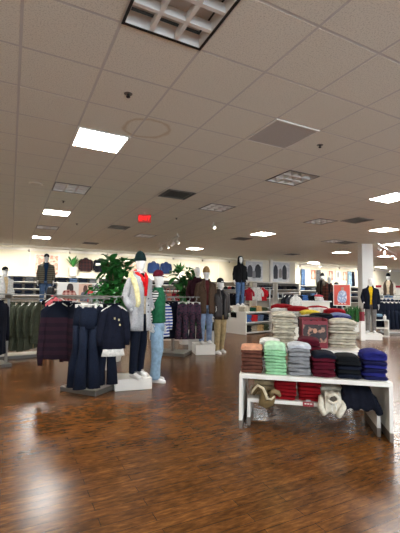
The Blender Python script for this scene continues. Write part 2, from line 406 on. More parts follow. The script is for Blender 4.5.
# exit sign
x, y = cell(4.5, 8.6)
o = thing('exit_sign', 'small red lit exit sign hanging from the ceiling', 'exit sign', (x, y, H-.15), YAW*.9)
EXM = mat('exit_red_glow', (255, 30, 30), .5, emit=2.2)
MB().box((0, 0, .0), (.3, .04, .19), bev=.006).build('housing', mat('exit_housing', (200, 60, 50), .4), o)
MB().tube([(0, 0, .095), (0, 0, .15)], .009).build('stem', WHITE, o)
t = text_mesh('EXIT', .135, .002, 'lettering', EXM, o, (0, -.024, 0), (PI/2, 0, 0))

# track lights: rails and heads
rail_done = 0
def rail(x0, x1, y, z, lab):
    o = thing('track_rail', lab, 'light track', ((x0+x1)/2, y, z), 0, 'ceiling light tracks')
    MB().box((0, 0, 0), (x1-x0, .05, .04)).build('channel', WHITE, o)
    m = MB()
    for k in range(int((x1-x0)/2.4)+1): m.tube([(-(x1-x0)/2+.3+2.4*k, 0, .02), (-(x1-x0)/2+.3+2.4*k, 0, H-z)], .008, 6)
    m.build('hanging_rod', WHITE, o)
rail(-3, 24, 16.6, 3.24, 'long white light track in front of the back wall')
def rail2(px0, d0, px1, d1, z, lab):
    a, b_ = at(px0, d0), at(px1, d1); L = math.dist(a, b_)
    o = thing('track_rail', lab, 'light track', ((a[0]+b_[0])/2, (a[1]+b_[1])/2, z), math.atan2(b_[1]-a[1], b_[0]-a[0]), 'ceiling light tracks')
    MB().box((0, 0, 0), (L, .04, .035)).build('channel', WHITE, o)
    m = MB()
    for s in (-1, 0, 1): m.tube([(s*L*.45, 0, .01), (s*L*.45, 0, H-z)], .007, 6)
    m.build('hanging_rod', WHITE, o)
rail2(158, 14.2, 178, 11.6, 3.22, 'short white light track with spots right of the exit sign')
rail2(378, 12.4, 397, 16.0, 3.2, 'light track right of the square column')
headmb = MB().loft([(0, 0, -.07, .045, .045), (0, 0, -.06, .05, .05), (0, 0, .03, .04, .04), (0, 0, .06, .022, .022)], 14)
LENS = mat('spot_lens_lit', (255, 240, 215), .4, emit=7)
spotdata = bpy.data.lights.new('track_spot', 'SPOT'); spotdata.energy = SPOT; spotdata.spot_size = math.radians(100); spotdata.spot_blend = .8; spotdata.color = (1, .93, .8); spotdata.shadow_soft_size = .05
def head(x, y, z, dx, dy, dz, lab, en=True):
    o = thing('track_spotlight', lab, 'spotlight', (x, y, z), 0, 'track spotlights')
    MB().tube([(0, 0, -.02), (0, 0, -.09)], .01, 6).build('bracket', WHITE, o)
    d = Vector((dx, dy, dz)).normalized(); q = (-d).to_track_quat('Z', 'Y').to_matrix().to_4x4(); q.translation = (0, 0, -.14)
    m = MB(); m.v = list(headmb.v); m.f = list(headmb.f); m.mi = list(headmb.mi); m.xf(q); m.build('lamp_head', WHITE, o, smooth=True)
    m = MB().loft([(0, 0, -.075, .034, .034), (0, 0, -.071, .036, .036)], 12).xf(q); m.build('lens', LENS, o)
    if en:
        L = bpy.data.objects.new('track_spot', spotdata); C.objects.link(L); L.parent = o
        L.location = Vector((0, 0, -.14))+d*.09; L.rotation_euler = d.to_track_quat('-Z', 'Y').to_euler()
xs = [-1, .6, 2.2, 3.8, 5.4, 7, 8.6, 10.2, 15, 16.6, 18.2, 19.8, 21.4, 23]
for k, x in enumerate(xs): head(x, 16.6, 3.22, 0, 1, -.55, 'white spotlight on the back wall track, %s from the left' % NTH[k])
for k, (px, d) in enumerate([(160.5, 13.9), (167, 13.0), (172.5, 12.3), (177, 11.75)]):
    x, y = at(px, d); head(x, y, 3.2, (-.6, .4, -.5, .6)[k], -.3 if k % 2 else .6, -.8, 'spotlight on the short middle track, %s from the left' % NTH[k], k % 2 == 0)
for k, (px, d) in enumerate([(379.5, 12.7), (385, 13.7), (390.5, 14.8), (395.5, 15.7)]):
    x, y = at(px, d); head(x, y, 3.18, -.5 if k % 2 else .5, -.6, -.7, 'spotlight on the track right of the column, %s from the left' % NTH[k], k % 2 == 0)
x, y = at(213, 9.6); head(x, y, H, .1, -1, -.8, 'single bright spotlight in the middle of the ceiling', False)

# ------------------------------------------------------------------ tables with folded clothes
def panel_table(name, label, fx, fy, ang, L, D, h, top=.045, side=.035, cap=True):
    """front left foot at fx,fy; local +X runs along the front, +Y away"""
    o = thing(name, label, 'table', (fx, fy, 0), ang)
    MB().box((L/2, D/2, h-top/2), (L, D, top), bev=.003).build('tabletop', WHITE, o)
    for x in (side/2, L-side/2):
        p = MB().box((x, D/2, (h-top+.09)/2), (side, D, h-top-.09)).build('side_panel', WHITE, o)
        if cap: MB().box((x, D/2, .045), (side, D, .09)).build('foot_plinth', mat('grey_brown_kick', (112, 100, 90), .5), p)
    MB().box((L/2, D-.03, h-top-.04), (L-2*side, .02, .08)).build('apron', WHITE, o)
    return o
ANG = math.radians(-38.8); FLx, FLy = 2.305, 3.53
def loc(u, v, z=0, a=ANG, ox=FLx, oy=FLy):
    return (ox+u*math.cos(a)-v*math.sin(a), oy+u*math.sin(a)+v*math.cos(a), z)
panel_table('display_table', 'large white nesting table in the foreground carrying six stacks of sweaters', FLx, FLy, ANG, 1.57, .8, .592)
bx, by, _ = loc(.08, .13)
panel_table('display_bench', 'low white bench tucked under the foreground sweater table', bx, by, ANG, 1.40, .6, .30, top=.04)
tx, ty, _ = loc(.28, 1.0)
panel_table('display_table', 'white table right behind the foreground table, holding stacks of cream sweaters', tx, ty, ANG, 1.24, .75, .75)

def folded(w, d, h, seed, layers=2, sag=.0, rough=.006):
    nx, nt = 12, 22; L = []
    for i in range(nx+1):
        x = -w/2+w*i/nx; e = abs(x)/(w/2)
        sc = (1-e**7*.35); scd = (1-e**5*.10)
        l = []
        for k in range(nt):
            a = 2*PI*k/nt; ca, sa = math.cos(a), math.sin(a)
            y = d/2*scd*math.copysign(abs(ca)**.48, ca); z = h/2*sc*math.copysign(abs(sa)**.55, sa)
            if ca < -.6: y += .018*math.exp(-(z/(.14*h))**2) if layers == 2 else 0
            nz = noise.noise(Vector((x*9+seed*1.7, y*7, seed*.9)))
            ny = noise.noise(Vector((x*7+seed*2.3, z*40, seed*1.3)))
            z2 = z + rough*nz*(1 if z > 0 else .9) - sag*(e**2)*(1 if z > 0 else .95) - sag*.7*max(0, -y/(d/2))**3
            l.append((x*(1+.03*nz), y+.018*ny, z2+h/2))
        L.append(l)
    return MB().loops(L)
def stack(kind, n_desc, cols, x, y, z, ang, w, d, hs, desc, group, top_sag=.012, cat='folded clothes', jit=.01):
    zz = z
    for k, (c, h) in enumerate(zip(cols, hs)):
        last = k == len(cols)-1
        m = folded(w*random.uniform(.96, 1.02), d*random.uniform(.93, 1.02), h*random.uniform(.94, 1.1), random.random()*50, sag=(top_sag if last else .003), rough=.006+jit*.25)
        cname, cm_ = c
        pos = 'top' if last else ORD[k] if k < 10 else NTH[k]
        lab = '%s %s, %s in the %s' % (cname, kind.replace('_', ' '), pos, desc)
        if len(lab.replace('-', ' ').split()) > 16: lab = lab.replace(' folded', '').replace('the ', '')
        o = m.build(kind, cm_, None, (x+random.uniform(-jit, jit), y+random.uniform(-jit, jit), zz+.0005), ang+random.uniform(-.03-jit*2.5, .03+jit*2.5), smooth=True)
        tag(o, lab, cat, group)
        zz += h*.94
    return zz
peach = ('peach', cloth((206, 150, 118))); brown = ('brown', cloth((112, 68, 54))); mint = ('mint green', cloth((146, 196, 152)))
mint2 = ('pale mint', cloth((184, 222, 186))); grey = ('grey', cloth((134, 134, 136))); lgrey = ('light grey', cloth((196, 198, 204)))
maroon = ('burgundy', cloth((92, 14, 34))); navy = ('dark navy', cloth((20, 26, 46))); black = ('black', cloth((20, 22, 28)))
blue = ('royal blue', cloth((38, 40, 120))); blue2 = ('deep navy blue', cloth((24, 26, 72))); cream = ('cream', cloth((172, 162, 142))); cream2 = ('light beige', cloth((194, 185, 166)))
red = ('red', cloth((132, 10, 20))); khaki = ('khaki', cloth((168, 146, 110))); teal = ('pale teal', cloth((130, 176, 188))); white = ('white', cloth((226, 224, 218)))
TZ = .593; W6 = .238
U = [.128+.2595*k for k in range(6)]
def S6(k, cols, hs, desc, v=.2, w=W6, d=.30, ts=.012):
    x, y, _ = loc(U[k], v); stack('folded_sweater', '', cols, x, y, TZ, ANG, w, d, hs, desc, 'sweaters stacked on the foreground table', ts)
S6(0, [brown]*6+[peach], [.045]*6+[.05], 'leftmost front stack', ts=.008)
S6(1, [mint]*8+[mint2], [.036]*8+[.075], 'second front stack, the green one', ts=.02)
S6(2, [grey]*7+[lgrey], [.045]*7+[.05], 'third front stack, the grey one', ts=.012)
S6(3, [maroon]*5+[navy], [.044]*5+[.055], 'fourth front stack, the burgundy one', ts=.015)
S6(4, [navy, black, navy, black, black], [.05, .05, .05, .05, .06], 'fifth front stack, the black one', ts=.01)
S6(5, [blue2, blue, blue2, blue, blue2, blue, blue], [.042]*5+[.07, .04], 'rightmost front stack, the blue one', ts=.02)
# second row on the same table
def S6b(u, cols, hs, desc, w=.25):
    x, y, _ = loc(u, .58); stack('folded_sweater', '', cols, x, y, TZ, ANG, w, .30, hs, desc, 'sweaters in the back row of the foreground table')
S6b(.33, [lgrey]*6+[white], [.05]*7, 'pale stack hidden behind the green one')
S6b(.78, [maroon]*8, [.048]*8, 'burgundy stack behind the front burgundy one')
S6b(1.08, [teal]*4, [.045]*4, 'low teal stack behind the black one')
# cream stacks on the table behind
def S2(u, v, cols, hs, desc, w=.34, ts=.03, kind='folded_sweater', d=.34):
    x, y, _ = loc(u, 1.0+v); return stack(kind, '', cols, x, y, .751, ANG, w, d, hs, desc, 'sweaters on the table behind', ts, jit=.018)
S2(.50, .25, [cream, cream2]*6+[cream2], [.040]*13, 'left beige stack on the rear table', w=.30)
S2(1.30, .46, [cream, cream2]*5, [.042]*10, 'right beige stack on the rear table', w=.37)
# photo-printed bin of folded underwear packs
bx, by, _ = loc(.90, 1.25)
o = thing('display_bin', 'dark red display bin with a printed photo of a person between the beige stacks', 'display bin', (bx, by, .751), ANG+.1)
BR = mat('bin_red_card', (120, 18, 34), .5)
MB().box((0, .01, .02), (.34, .25, .04)).build('base', BR, o)
for s in (-1, 1): MB().box((s*.165, .01, .20), (.012, .25, .4)).build('side_panel', BR, o)
MB().box((0, .13, .2), (.34, .012, .4)).build('back_panel', BR, o)
fpn = MB().box((0, -.12, .19), (.34, .012, .36)).build('front_panel', BR, o)
MB().box((0, -.1275, .20), (.31, .003, .24)).build('printed_photo', blotch('underwear_photo', [(24, 22, 24), (60, 44, 42), (30, 30, 34), (178, 134, 112), (40, 36, 40)], 9), fpn)
m = MB(); m.loft([(0, -.132, .09, .05, .003), (0, -.132, .16, .075, .003), (0, -.132, .19, .06, .003), (0, -.132, .205, .02, .003)], 14); m.build('printed_figure', mat('printed_dark_top', (44, 34, 40), .6), fpn)
m = MB(); m.loft([(.0, -.136, .205, .014, .002), (0, -.136, .225, .026, .002), (0, -.136, .25, .026, .002), (0, -.136, .268, .012, .002)], 12); m.build('printed_face', mat('printed_skin', (190, 140, 112), .6), fpn)
m = MB(); m.box((-.02, -.129, .045), (.02, .002, .02)); m.box((.01, -.129, .045), (.025, .002, .016)); m.box((.037, -.129, .045), (.012, .002, .02)); m.build('white_print', WHITE, fpn)
for k in range(4):
    x = -.12+.08*k
    o2 = folded(.2, .07, .03, 3+k).xf(Matrix.Translation((0, 0, 0)) @ Matrix.Rotation(PI/2, 4, 'Y')).build('folded_shirt', [maroon, navy, red, black][k][1], None, (bx+x*math.cos(ANG)-.0*math.sin(ANG), by+x*math.sin(ANG), .751+.27), ANG+.1, smooth=True)
    tag(o2, '%s folded shirt standing in the photo-printed display bin' % [maroon, navy, red, black][k][0], 'folded clothes', 'shirts in the bin')
x, y, _ = loc(.90, 1.58); stack('folded_sweater', '', [navy]*6+[black], x, y, .751, ANG, .36, .28, [.062]*7, 'dark stack behind the photo-printed bin', 'sweaters on the table behind', .02)

# things on the low bench
BZ = .301
def B(u, v=.0): x, y, _ = loc(.08+u, .13+v); return x, y
def bundle(u, w, h, d, n, c, desc, kind='folded_blanket', v=.22, vert=False):
    x, y = B(u, v)
    return stack(kind, '', [c]*n, x, y, BZ, ANG, w, d, [h/n]*n, desc, 'folded blankets on the low bench', .006)
bundle(.19, .26, .19, .36, 3, khaki, 'khaki pile at the left end of the low bench', v=.3)
bundle(.42, .25, .21, .40, 5, red, 'left red pile under the table')
bundle(.685, .24, .21, .40, 5, red, 'right red pile under the table')
bundle(.93, .26, .17, .32, 3, ('off-white', cloth((200, 192, 172))), 'off-white pile on the low bench', v=.27)
bundle(1.16, .26, .16, .36, 3, navy, 'dark navy pile at the right end of the low bench', v=.25)
# twisted scarf with light piping, looping over the bench edge
x, y = B(.16, -.005)
o = thing('knit_scarf', 'olive and cream scarf looped over the front edge of the bench', 'scarf', (x, y, 0), ANG)
SC1 = cloth((120, 98, 64)); SC2 = cloth((214, 200, 170))
MB().tube([(-.10, .04, .345), (-.075, .03, .40), (-.03, -.01, .445), (.01, -.02, .42), (.03, -.03, .37), (.015, -.035, .31), (.0, -.04, .27), (.05, -.04, .255), (.10, -.03, .285), (.12, .01, .33), (.10, .05, .36), (.05, .06, .345)], [.03, .036, .034, .036, .04, .045, .042, .046, .045, .042, .035, .03], 12, amp=.25).build('woven_band', SC1, o, smooth=True)
MB().tube([(-.12, .02, .34), (-.09, .0, .40), (-.04, -.045, .465), (.02, -.06, .435), (.05, -.065, .37), (.06, -.07, .33), (.11, -.06, .325), (.14, -.02, .345)], [.010, .013, .015, .016, .015, .014, .012, .01], 10).build('light_edging', SC2, o, smooth=True)
MB().tube([(.09, -.0, .365), (.13, -.01, .40), (.18, .01, .38), (.20, .04, .345)], [.02, .026, .026, .02], 10, amp=.3).build('folded_end', cloth((150, 128, 92)), o, smooth=True)
# cream hooded sweater hanging over the edge
x, y = B(.915, -.01)
o = thing('hooded_sweater', 'cream hooded sweater with sleeves hanging over the bench edge', 'sweater', (x, y, 0), ANG)
CR = cloth((214, 206, 188))
def drape(mb, prof, wf, n=10, seed=0, amp=.012):
    """prof: list of (y,z); wf(t)-> (x0,x1)"""
    L = []
    for i, (yy, zz) in enumerate(prof):
        t = i/(len(prof)-1); x0, x1 = wf(t)
        L.append([(x0+(x1-x0)*k/n, yy-amp*abs(math.sin(k*1.7+seed+t*2))+amp*noise.noise(Vector((k*.6, t*4, seed))), zz+amp*.8*math.sin(k*1.3+seed+t*3)) for k in range(n+1)])
    return mb.loops(L, closed=False, cap=False)
prof = [(.10, .40), (.05, .425), (.0, .415), (-.03, .375), (-.04, .33), (-.045, .29), (-.05, .25), (-.048, .225)]
drape(MB(), prof, lambda t: (-.075-.01*t, .075+.02*t), 10, 1, .014).build('body', CR, o, smooth=True, solid=.012)
MB().tube([(-.11, .03, .37), (-.12, -.02, .335), (-.125, -.05, .28), (-.10, -.06, .235), (-.085, -.06, .205)], [.03, .034, .034, .03, .024], 10, amp=.3).build('sleeve', CR, o, smooth=True)
MB().tube([(.10, .03, .37), (.115, -.02, .34), (.10, -.055, .29), (.07, -.065, .24), (.05, -.065, .195)], [.03, .034, .036, .034, .028], 10, amp=.3, seed=3).build('sleeve', CR, o, smooth=True)
hd = MB().tube([(-.055, -.045, .37), (-.03, -.06, .41), (.02, -.062, .425), (.06, -.05, .385), (.045, -.062, .345), (.0, -.07, .33), (-.04, -.06, .345), (-.055, -.045, .37)], .018, 8).build('hood', CR, o, smooth=True)
MB().loft([(.0, -.05, .345, .04, .012), (.0, -.055, .37, .045, .016), (0, -.05, .40, .03, .012)], 10).build('hood_lining', cloth((96, 88, 78)), hd, smooth=True)
MB().tube([(-.01, -.08, .335), (-.015, -.085, .29), (-.012, -.075, .25)], .004, 6).build('drawstring', white[1], o)
MB().tube([(.02, -.08, .335), (.03, -.09, .30), (.028, -.08, .26)], .004, 6).build('drawstring', white[1], o)
# navy garment spilling over the right end
x, y = B(1.19, -.0)
o = thing('knit_jacket', 'dark navy jacket spilling over the right corner of the low bench', 'jacket', (x, y, 0), ANG)
NV = cloth((18, 22, 38))
prof = [(.22, .48), (.12, .50), (.03, .48), (-.03, .43), (-.05, .37), (-.055, .32), (-.06, .28)]
drape(MB(), prof, lambda t: (-.17+.02*t, .10+.06*t), 14, 2, .016).build('body', NV, o, smooth=True, solid=.014)
MB().tube([(.08, .05, .44), (.13, -.01, .38), (.165, -.04, .32), (.185, -.05, .27), (.20, -.05, .245)], [.04, .045, .042, .036, .03], 10, amp=.3).build('sleeve', NV, o, smooth=True)
MB().tube([(-.15, .03, .43), (-.15, -.03, .38), (-.13, -.05, .33)], [.03, .034, .03], 10, amp=.3).build('sleeve', NV, o, smooth=True)
# price ticket on the bench edge
x, y = B(.665, -.012)
o = thing('price_ticket', 'small red ticket with white print on the bench front edge', 'sign', (x, y, .285), ANG)
MB().box((0, 0, 0), (.115, .004, .05)).build('card', mat('ticket_red', (140, 20, 36), .5), o)
m = MB()
for k in range(3): m.box((-.03+.03*k, -.003, .004), (.022, .002, .012))
m.build('print', WHITE, o)
MB().box((0, .004, .03), (.05, .004, .03)).build('clip', CHROME, o)

# third table further back with red, white and yellow piles
ax, ay = at(300, 6.9)
o = panel_table('display_table', 'white table farther back with red and white piles', *loc(-.40, 0, 0, ANG, ax, ay)[:2], ANG, 1.2, .7, .93)
def S3(px, d, cols, hs, desc, w=.36):
    x, y = at(px, d); stack('folded_shirt', '', cols, x, y, .931, ANG, w, .3, hs, desc, 'shirts on the far red and white table', .03, jit=.02)
S3(283, 7.35, [white, white, white, red], [.09, .09, .10, .09], 'left red and white pile of the far table', .42)
S3(297, 7.1, [white, white, white, red, red], [.08, .08, .08, .06, .04], 'second red and white pile of the far table', .38)
S3(310, 6.85, [white, white, white, ('yellow', cloth((206, 178, 60)))], [.07, .07, .07, .07], 'short yellow-topped pile', .34)
S3(317, 7.45, [red, white, white, red], [.10, .10, .10, .04], 'red pile behind the yellow-topped one', .40)
S3(322, 6.55, [navy, navy, navy, black], [.06, .06, .06, .06], 'navy pile above the printed bin', .40)
S3(339, 6.5, [red, blue, red, blue, ('grey blue', cloth((110, 116, 150)))], [.05, .05, .05, .05, .05], 'mixed blue pile above the beige stack', .34)
S3(334, 6.95, [white, white, red, red], [.08, .08, .08, .07], 'red pile above the beige stack', .38)

# ------------------------------------------------------------------ corner shelf unit with folded shirts
ux, uy = 7.41, 10.95; UA = .25
o = thing('shelf_unit', 'white two-sided corner shelf unit with folded clothes in the middle of the shop', 'shelf unit', (ux, uy, 0), UA)
UW, UD, UH = 1.45, 1.5, .80
m = MB(); m.box((UW/2, UD/2, UH-.02), (UW, UD, .04)); m.build('top', WHITE, o)
MB().box((UW/2, .22, .06), (UW-.06, .42, .04)).build('shelf', WHITE, o)
MB().box((UW/2, .22, .42), (UW-.06, .42, .03)).build('shelf', WHITE, o)
for x in (.02, UW-.02): MB().box((x, .22, (UH-.04)/2), (.04, .44, UH-.04)).build('side_panel', WHITE, o)
MB().box((UW/2, .45, (UH-.04)/2), (UW, .02, UH-.04)).build('back_panel', WHITE, o)
MB().box((.02, .46+(UD-.46)/2, .27), (.04, UD-.46, .54)).build('side_panel', WHITE, o)
MB().box((.3, UD-.02, (UH-.04)/2), (.6, .04, UH-.04)).build('side_panel', WHITE, o)
MB().box((.25, 1.0, .55), (.4, .9, .02)).build('shelf', WHITE, o)
def SU(u, v, z, cols, hs, desc, w=.3):
    x, y, _ = loc(u, v, 0, UA, ux, uy); stack('folded_shirt', '', cols, x, y, z+.001, UA, w, .34, hs, desc, 'shirts in the corner shelf unit', .008)
tan = ('tan', cloth((196, 160, 110))); olive = ('olive', cloth((78, 86, 60))); dgreen = ('dark green', cloth((26, 84, 56))); slate = ('slate blue', cloth((88, 104, 132))); denim = ('mid blue', cloth((60, 96, 150)))
for k, (c, nm) in enumerate([(denim, 'blue pile'), (('red', cloth((190, 40, 46))), 'red pile'), (slate, 'slate pile'), (navy, 'navy pile')]):
    SU(.22+.335*k, .2, .435, [c]*4, [.065]*4, '%s on the upper shelf of the corner unit' % nm)
for k, (c, nm) in enumerate([(black, 'black pile'), (cream, 'cream pile'), (tan, 'tan pile'), (olive, 'olive pile')]):
    SU(.22+.335*k, .2, .08, [c]*4, [.06]*4, '%s on the lower shelf of the corner unit' % nm)
for k, (c, nm, n) in enumerate([(cream2, 'pale pile', 4), (dgreen, 'dark green pile', 3), (tan, 'tan pile', 4), (olive, 'olive pile', 3)]):
    SU(.2+.34*k, .26, .80, [c]*n, [.05]*n, '%s on top of the corner unit' % nm, .3)
SU(.25, .95, .80, [cream2, cream2, white], [.06]*3, 'pale pile on the rear left of the corner unit top')
for k, c in enumerate([black, navy]): SU(.26, .78+.42*k, .56, [c]*3, [.055]*3, '%s pile in the side bay of the corner unit' % c[0], .3)

# ------------------------------------------------------------------ garments
def shirt_mb(w=.42, L=.68, depth=.10, seed=0, flare=.03, fold=.012):
    """hanging top, shoulders at z=0, hem at -L"""
    hw = w/2
    rings = [(0, 0, -L, hw+flare, depth*.5), (0, 0, -L*.98, hw+flare, depth*.55), (0, 0, -L*.8, hw+flare*.7, depth*.55), (0, 0, -L*.6, hw+flare*.3, depth*.55), (0, 0, -L*.4, hw, depth*.55),
             (0, 0, -L*.25, hw*.97, depth*.55), (0, 0, -.09, hw*.98, depth*.5), (0, 0, -.05, hw*.86, depth*.42), (0, 0, -.02, hw*.55, depth*.36), (0, 0, .01, hw*.33, depth*.33), (0, 0, .03, hw*.28, depth*.3)]
    return MB().loft(rings, 28, fold=fold, amp=.02, nf=7, seed=seed)
def sleeve_mb(s, w=.42, L=.58, r=.055, seed=0, bend=.02):
    hw = w/2
    return MB().tube([(s*(hw-.05), 0, -.06), (s*(hw+.015), 0, -.12), (s*(hw+.045), -.01, -L*.5), (s*(hw+.04+bend), -.02, -L*.8), (s*(hw+.03+bend), -.03, -L)], [r*.9, r*1.15, r, r*.85, r*.7], 12, flat=.6, amp=.25, seed=seed)
def hanger(parent, z=.0, w=.36, m=None):
    mb = MB().tube([(-w/2, 0, -.07), (-w/4, 0, -.01), (0, 0, .035), (w/4, 0, -.01), (w/2, 0, -.07)], .009, 8)
    o = mb.build('hanger', m or HANG, parent, (0, 0, z))
    MB().tube([(0, 0, .03), (0, 0, .07), (.012, 0, .085), (.03, 0, .10), (.025, 0, .125), (0, 0, .13), (-.015, 0, .12)], .0035, 6).build('hook', CHROME, o)
def hung_top(label, m, x, y, z, rz, w=.42, L=.68, sl=.58, group=None, cat='sweater', kind='hanging_sweater', hem=None, marks=False, zipm=None, collar=True, body2=None, depth=.10):
    o = thing(kind, label, cat, (x, y, z), rz, group); sd = random.random()*40
    shirt_mb(w, L, depth, sd).build('body', m, o, smooth=True)
    if sl: 
        for s in (-1, 1): sleeve_mb(s, w, sl, seed=sd).build('sleeve', m, o, smooth=True)
    if collar: MB().tube([(.075*math.cos(a), .045*math.sin(a), .028) for a in [2*PI*k/14 for k in range(15)]], .012, 8).build('collar', m, o, smooth=True)
    if hem:
        MB().loft([(0, 0, -L-.10, w/2+.03, depth*.45), (0, 0, -L-.05, w/2+.02, depth*.45), (0, 0, -L+.02, w/2+.005, depth*.38)], 28, fold=.006, nf=9, seed=sd).build('white_hem', hem, o, smooth=True)
    if marks:
        mk = MB()
        for xx, zz in ((.0, -.17), (.06, -.19), (.075, -.26)): mk.box((xx, -depth*.58, zz), (.022, .012, .03), bev=.003)
        mk.build('gold_badge', mat('gold_thread', (196, 178, 130), .5), o)
    if zipm: MB().box((0, -depth*.56, -L*.5), (.014, .012, L*.96)).build('zip', zipm, o)
    if body2: MB().box((0, -depth*.5, -L*.42), (w*.98, depth*.25, L*.2), bev=.01).build('chest_band', body2, o)
    hanger(o)
    return o
def legs_mb(w, L, seed=0, flare=.02, depth=.09):
    mb = MB(); hw = w/2
    mb.loft([(0, 0, -.30, hw*1.08, depth*.6), (0, 0, -.18, hw*1.08, depth*.6), (0, 0, -.05, hw*.98, depth*.5), (0, 0, 0, hw*.94, depth*.42)], 24, fold=.006, seed=seed)
    for s in (-1, 1):
        mb.loft([(s*(hw*.56+flare), 0, -L, hw*.46+flare, depth*.5), (s*(hw*.55+flare*.8), 0, -L*.75, hw*.47+flare*.6, depth*.5), (s*hw*.54, 0, -L*.5, hw*.5, depth*.55), (s*hw*.53, 0, -.26, hw*.53, depth*.6)], 18, fold=.008, amp=.015, seed=seed+s)
    return mb
def hung_pants(label, m, x, y, z, rz, w=.34, L=1.0, group=None, flare=.02, kind='hanging_trousers', cat='trousers'):
    o = thing(kind, label, cat, (x, y, z), rz, group); sd = random.random()*30
    legs_mb(w, L, sd, flare).build('legs', m, o, smooth=True)
    MB().loft([(0, 0, -.04, w*.49, .044), (0, 0, .002, w*.475, .04)], 24).build('waistband', m, o)
    hg = MB().tube([(-w*.45, 0, .03), (0, 0, .045), (w*.45, 0, .03)], .007, 8).build('hanger', HANG, o)
    MB().tube([(0, 0, .045), (0, 0, .09), (.02, 0, .11), (.02, 0, .13), (0, 0, .14)], .0035, 6).build('hook', CHROME, hg)
    for s in (-1, 1): MB().box((s*w*.36, 0, .012), (.03, .06, .045), bev=.005).build('clip', HANG, hg)
    return o

# ------------------------------------------------------------------ racks
def four_way(label, x, y, rz, bw=.66, bd=.46, h=1.36, arms=((0, .5), (PI/2, .3), (PI, .5), (-PI/2, .35)), group='clothes racks'):
    o = thing('clothes_rack', label, 'clothes rack', (x, y, 0), rz, group)
    MB().box((0, 0, .035), (bw, bd, .07), bev=.004).build('base', GREYM, o)
    MB().box((0, 0, .073), (bw-.02, bd-.02, .008)).build('base_top', CHROME, o)
    MB().box((0, 0, .07+(h-.07)/2), (.07, .045, h-.07), bev=.004).build('post', CHROME, o)
    for a, L in arms:
        am = MB().box((math.cos(a)*L/2, math.sin(a)*L/2, h+.012), (L, .03, .024), a, bev=.003)
        am.build('arm', CHROME, o)
    return o
def rail_rack(label, x, y, rz, L=1.5, h=1.32, bd=.5):
    o = thing('clothes_rack', label, 'clothes rack', (x, y, 0), rz, 'clothes racks')
    MB().box((0, 0, .03), (L*.85, bd, .06), bev=.004).build('base', GREYM, o)
    MB().box((0, 0, .0635), (L*.83, bd-.02, .007)).build('base_top', CHROME, o)
    for s in (-1, 1): MB().box((s*L*.4, 0, .06+(h-.06)/2), (.05, .03, h-.06)).build('post', CHROME, o)
    MB().tube([(-L/2, 0, h), (L/2, 0, h)], .014, 10).build('rail', CHROME, o)
    MB().box((0, 0, h+.09), (L, .34, .018)).build('glass_shelf', mat('smoked_glass', (150, 152, 148), .12, 0), o)
    for s in (-1, 1): MB().box((s*L*.4, 0, h+.04), (.03, .3, .08)).build('shelf_bracket', GREYM, o)
    return o
PL1 = pattern('navy_plum_stripe', (19, 18, 28), (38, 22, 32), 'stripe', 0, 170)
YOKE = mat('plum_stripe_navy_yoke', (38, 22, 32), .92, spec=.2); nt = YOKE.node_tree; bs = nt.nodes['Principled BSDF']
tc = nt.nodes.new('ShaderNodeTexCoord'); sp = nt.nodes.new('ShaderNodeSeparateXYZ'); nt.links.new(tc.outputs['Object'], sp.inputs[0])
r_ = nt.nodes.new('ShaderNodeMath'); r_.operation = 'MULTIPLY_ADD'; r_.inputs[1].default_value = 1; r_.inputs[2].default_value = 1; nt.links.new(sp.outputs[2], r_.inputs[0])
rp = nt.nodes.new('ShaderNodeValToRGB'); rp.color_ramp.interpolation = 'CONSTANT'; e = rp.color_ramp.elements; e[0].color = srgb((44, 25, 37)); e[1].position = .79; e[1].color = srgb((14, 20, 34))
for q_ in range(12): z_ = e.new(.06*q_+.05); z_.color = srgb(((33, 21, 32), (44, 25, 36))[q_ % 2])
nt.links.new(r_.outputs[0], rp.inputs['Fac']); nt.links.new(rp.outputs['Color'], bs.inputs['Base Color'])
NAVYC = cloth((22, 28, 48)); DENIM = mat('indigo_denim', (19, 27, 44), .9, var=.25, scale=60, bump=.4, spec=.2); DARKD = mat('dark_denim', (18, 25, 40), .9, var=.2, scale=60, bump=.4, spec=.2)
LDEN = mat('light_wash_denim', (150, 180, 204), .9, var=.2, scale=14, bump=.4, spec=.2); MDEN = mat('mid_wash_denim', (74, 98, 132), .9, var=.25, scale=14, bump=.4, spec=.2)
OLV = mat('olive_canvas', (66, 71, 54), .85, var=.2, scale=16, bump=.4)
PLAIDM = blotch('navy_burgundy_print', [(20, 24, 38), (30, 28, 44), (84, 42, 62), (26, 30, 48), (20, 22, 34)], 16, .9)
# foreground four-way rack
four_way('steel four-way clothes rack nearest on the left, with navy sweaters and jeans', 1.10, 5.80, -.89, arms=((PI+.1, .62), (-PI/2, .40), (0, .35), (PI/2, .3)))
o = tag(MB().box((0, 0, 0), (1.02, .3, .02), bev=.003).build('rack_shelf', GREYM, None, (1.10, 5.86, 1.40), YAW), 'narrow grey shelf on top of the nearest left rack', 'shelf')
G1 = 'clothes on the nearest left rack'
x, y = at(59.5, 5.75); hung_top('striped plum sweater with a navy yoke at the left of the nearest rack', YOKE, x, y, 1.275, face(x, y)-.15, .34, .84, .93, G1, hem=None)
x, y = at(77, 5.75); hung_top('striped plum sweater with a navy yoke hanging just left of the long denim', YOKE, x, y, 1.26, face(x, y)-.75, .34, .86, .88, G1)
x, y = at(68, 6.0); hung_top('plain dark navy sweater between two striped ones on the nearest rack', NAVYC, x, y, 1.275, face(x, y)-.3, .34, .6, .5, G1)
for k, (px, d, z) in enumerate([(84, 5.32, 1.25), (90.5, 5.24, 1.25), (97, 5.42, 1.25)]):
    x, y = at(px, d); hung_pants('indigo wide-leg jeans, %s of three at the front of the nearest rack' % ['left', 'middle', 'right'][k], DENIM, x, y, z, face(x, y)+(-.2, .1, .4)[k], .235, 1.12, G1, flare=.03)
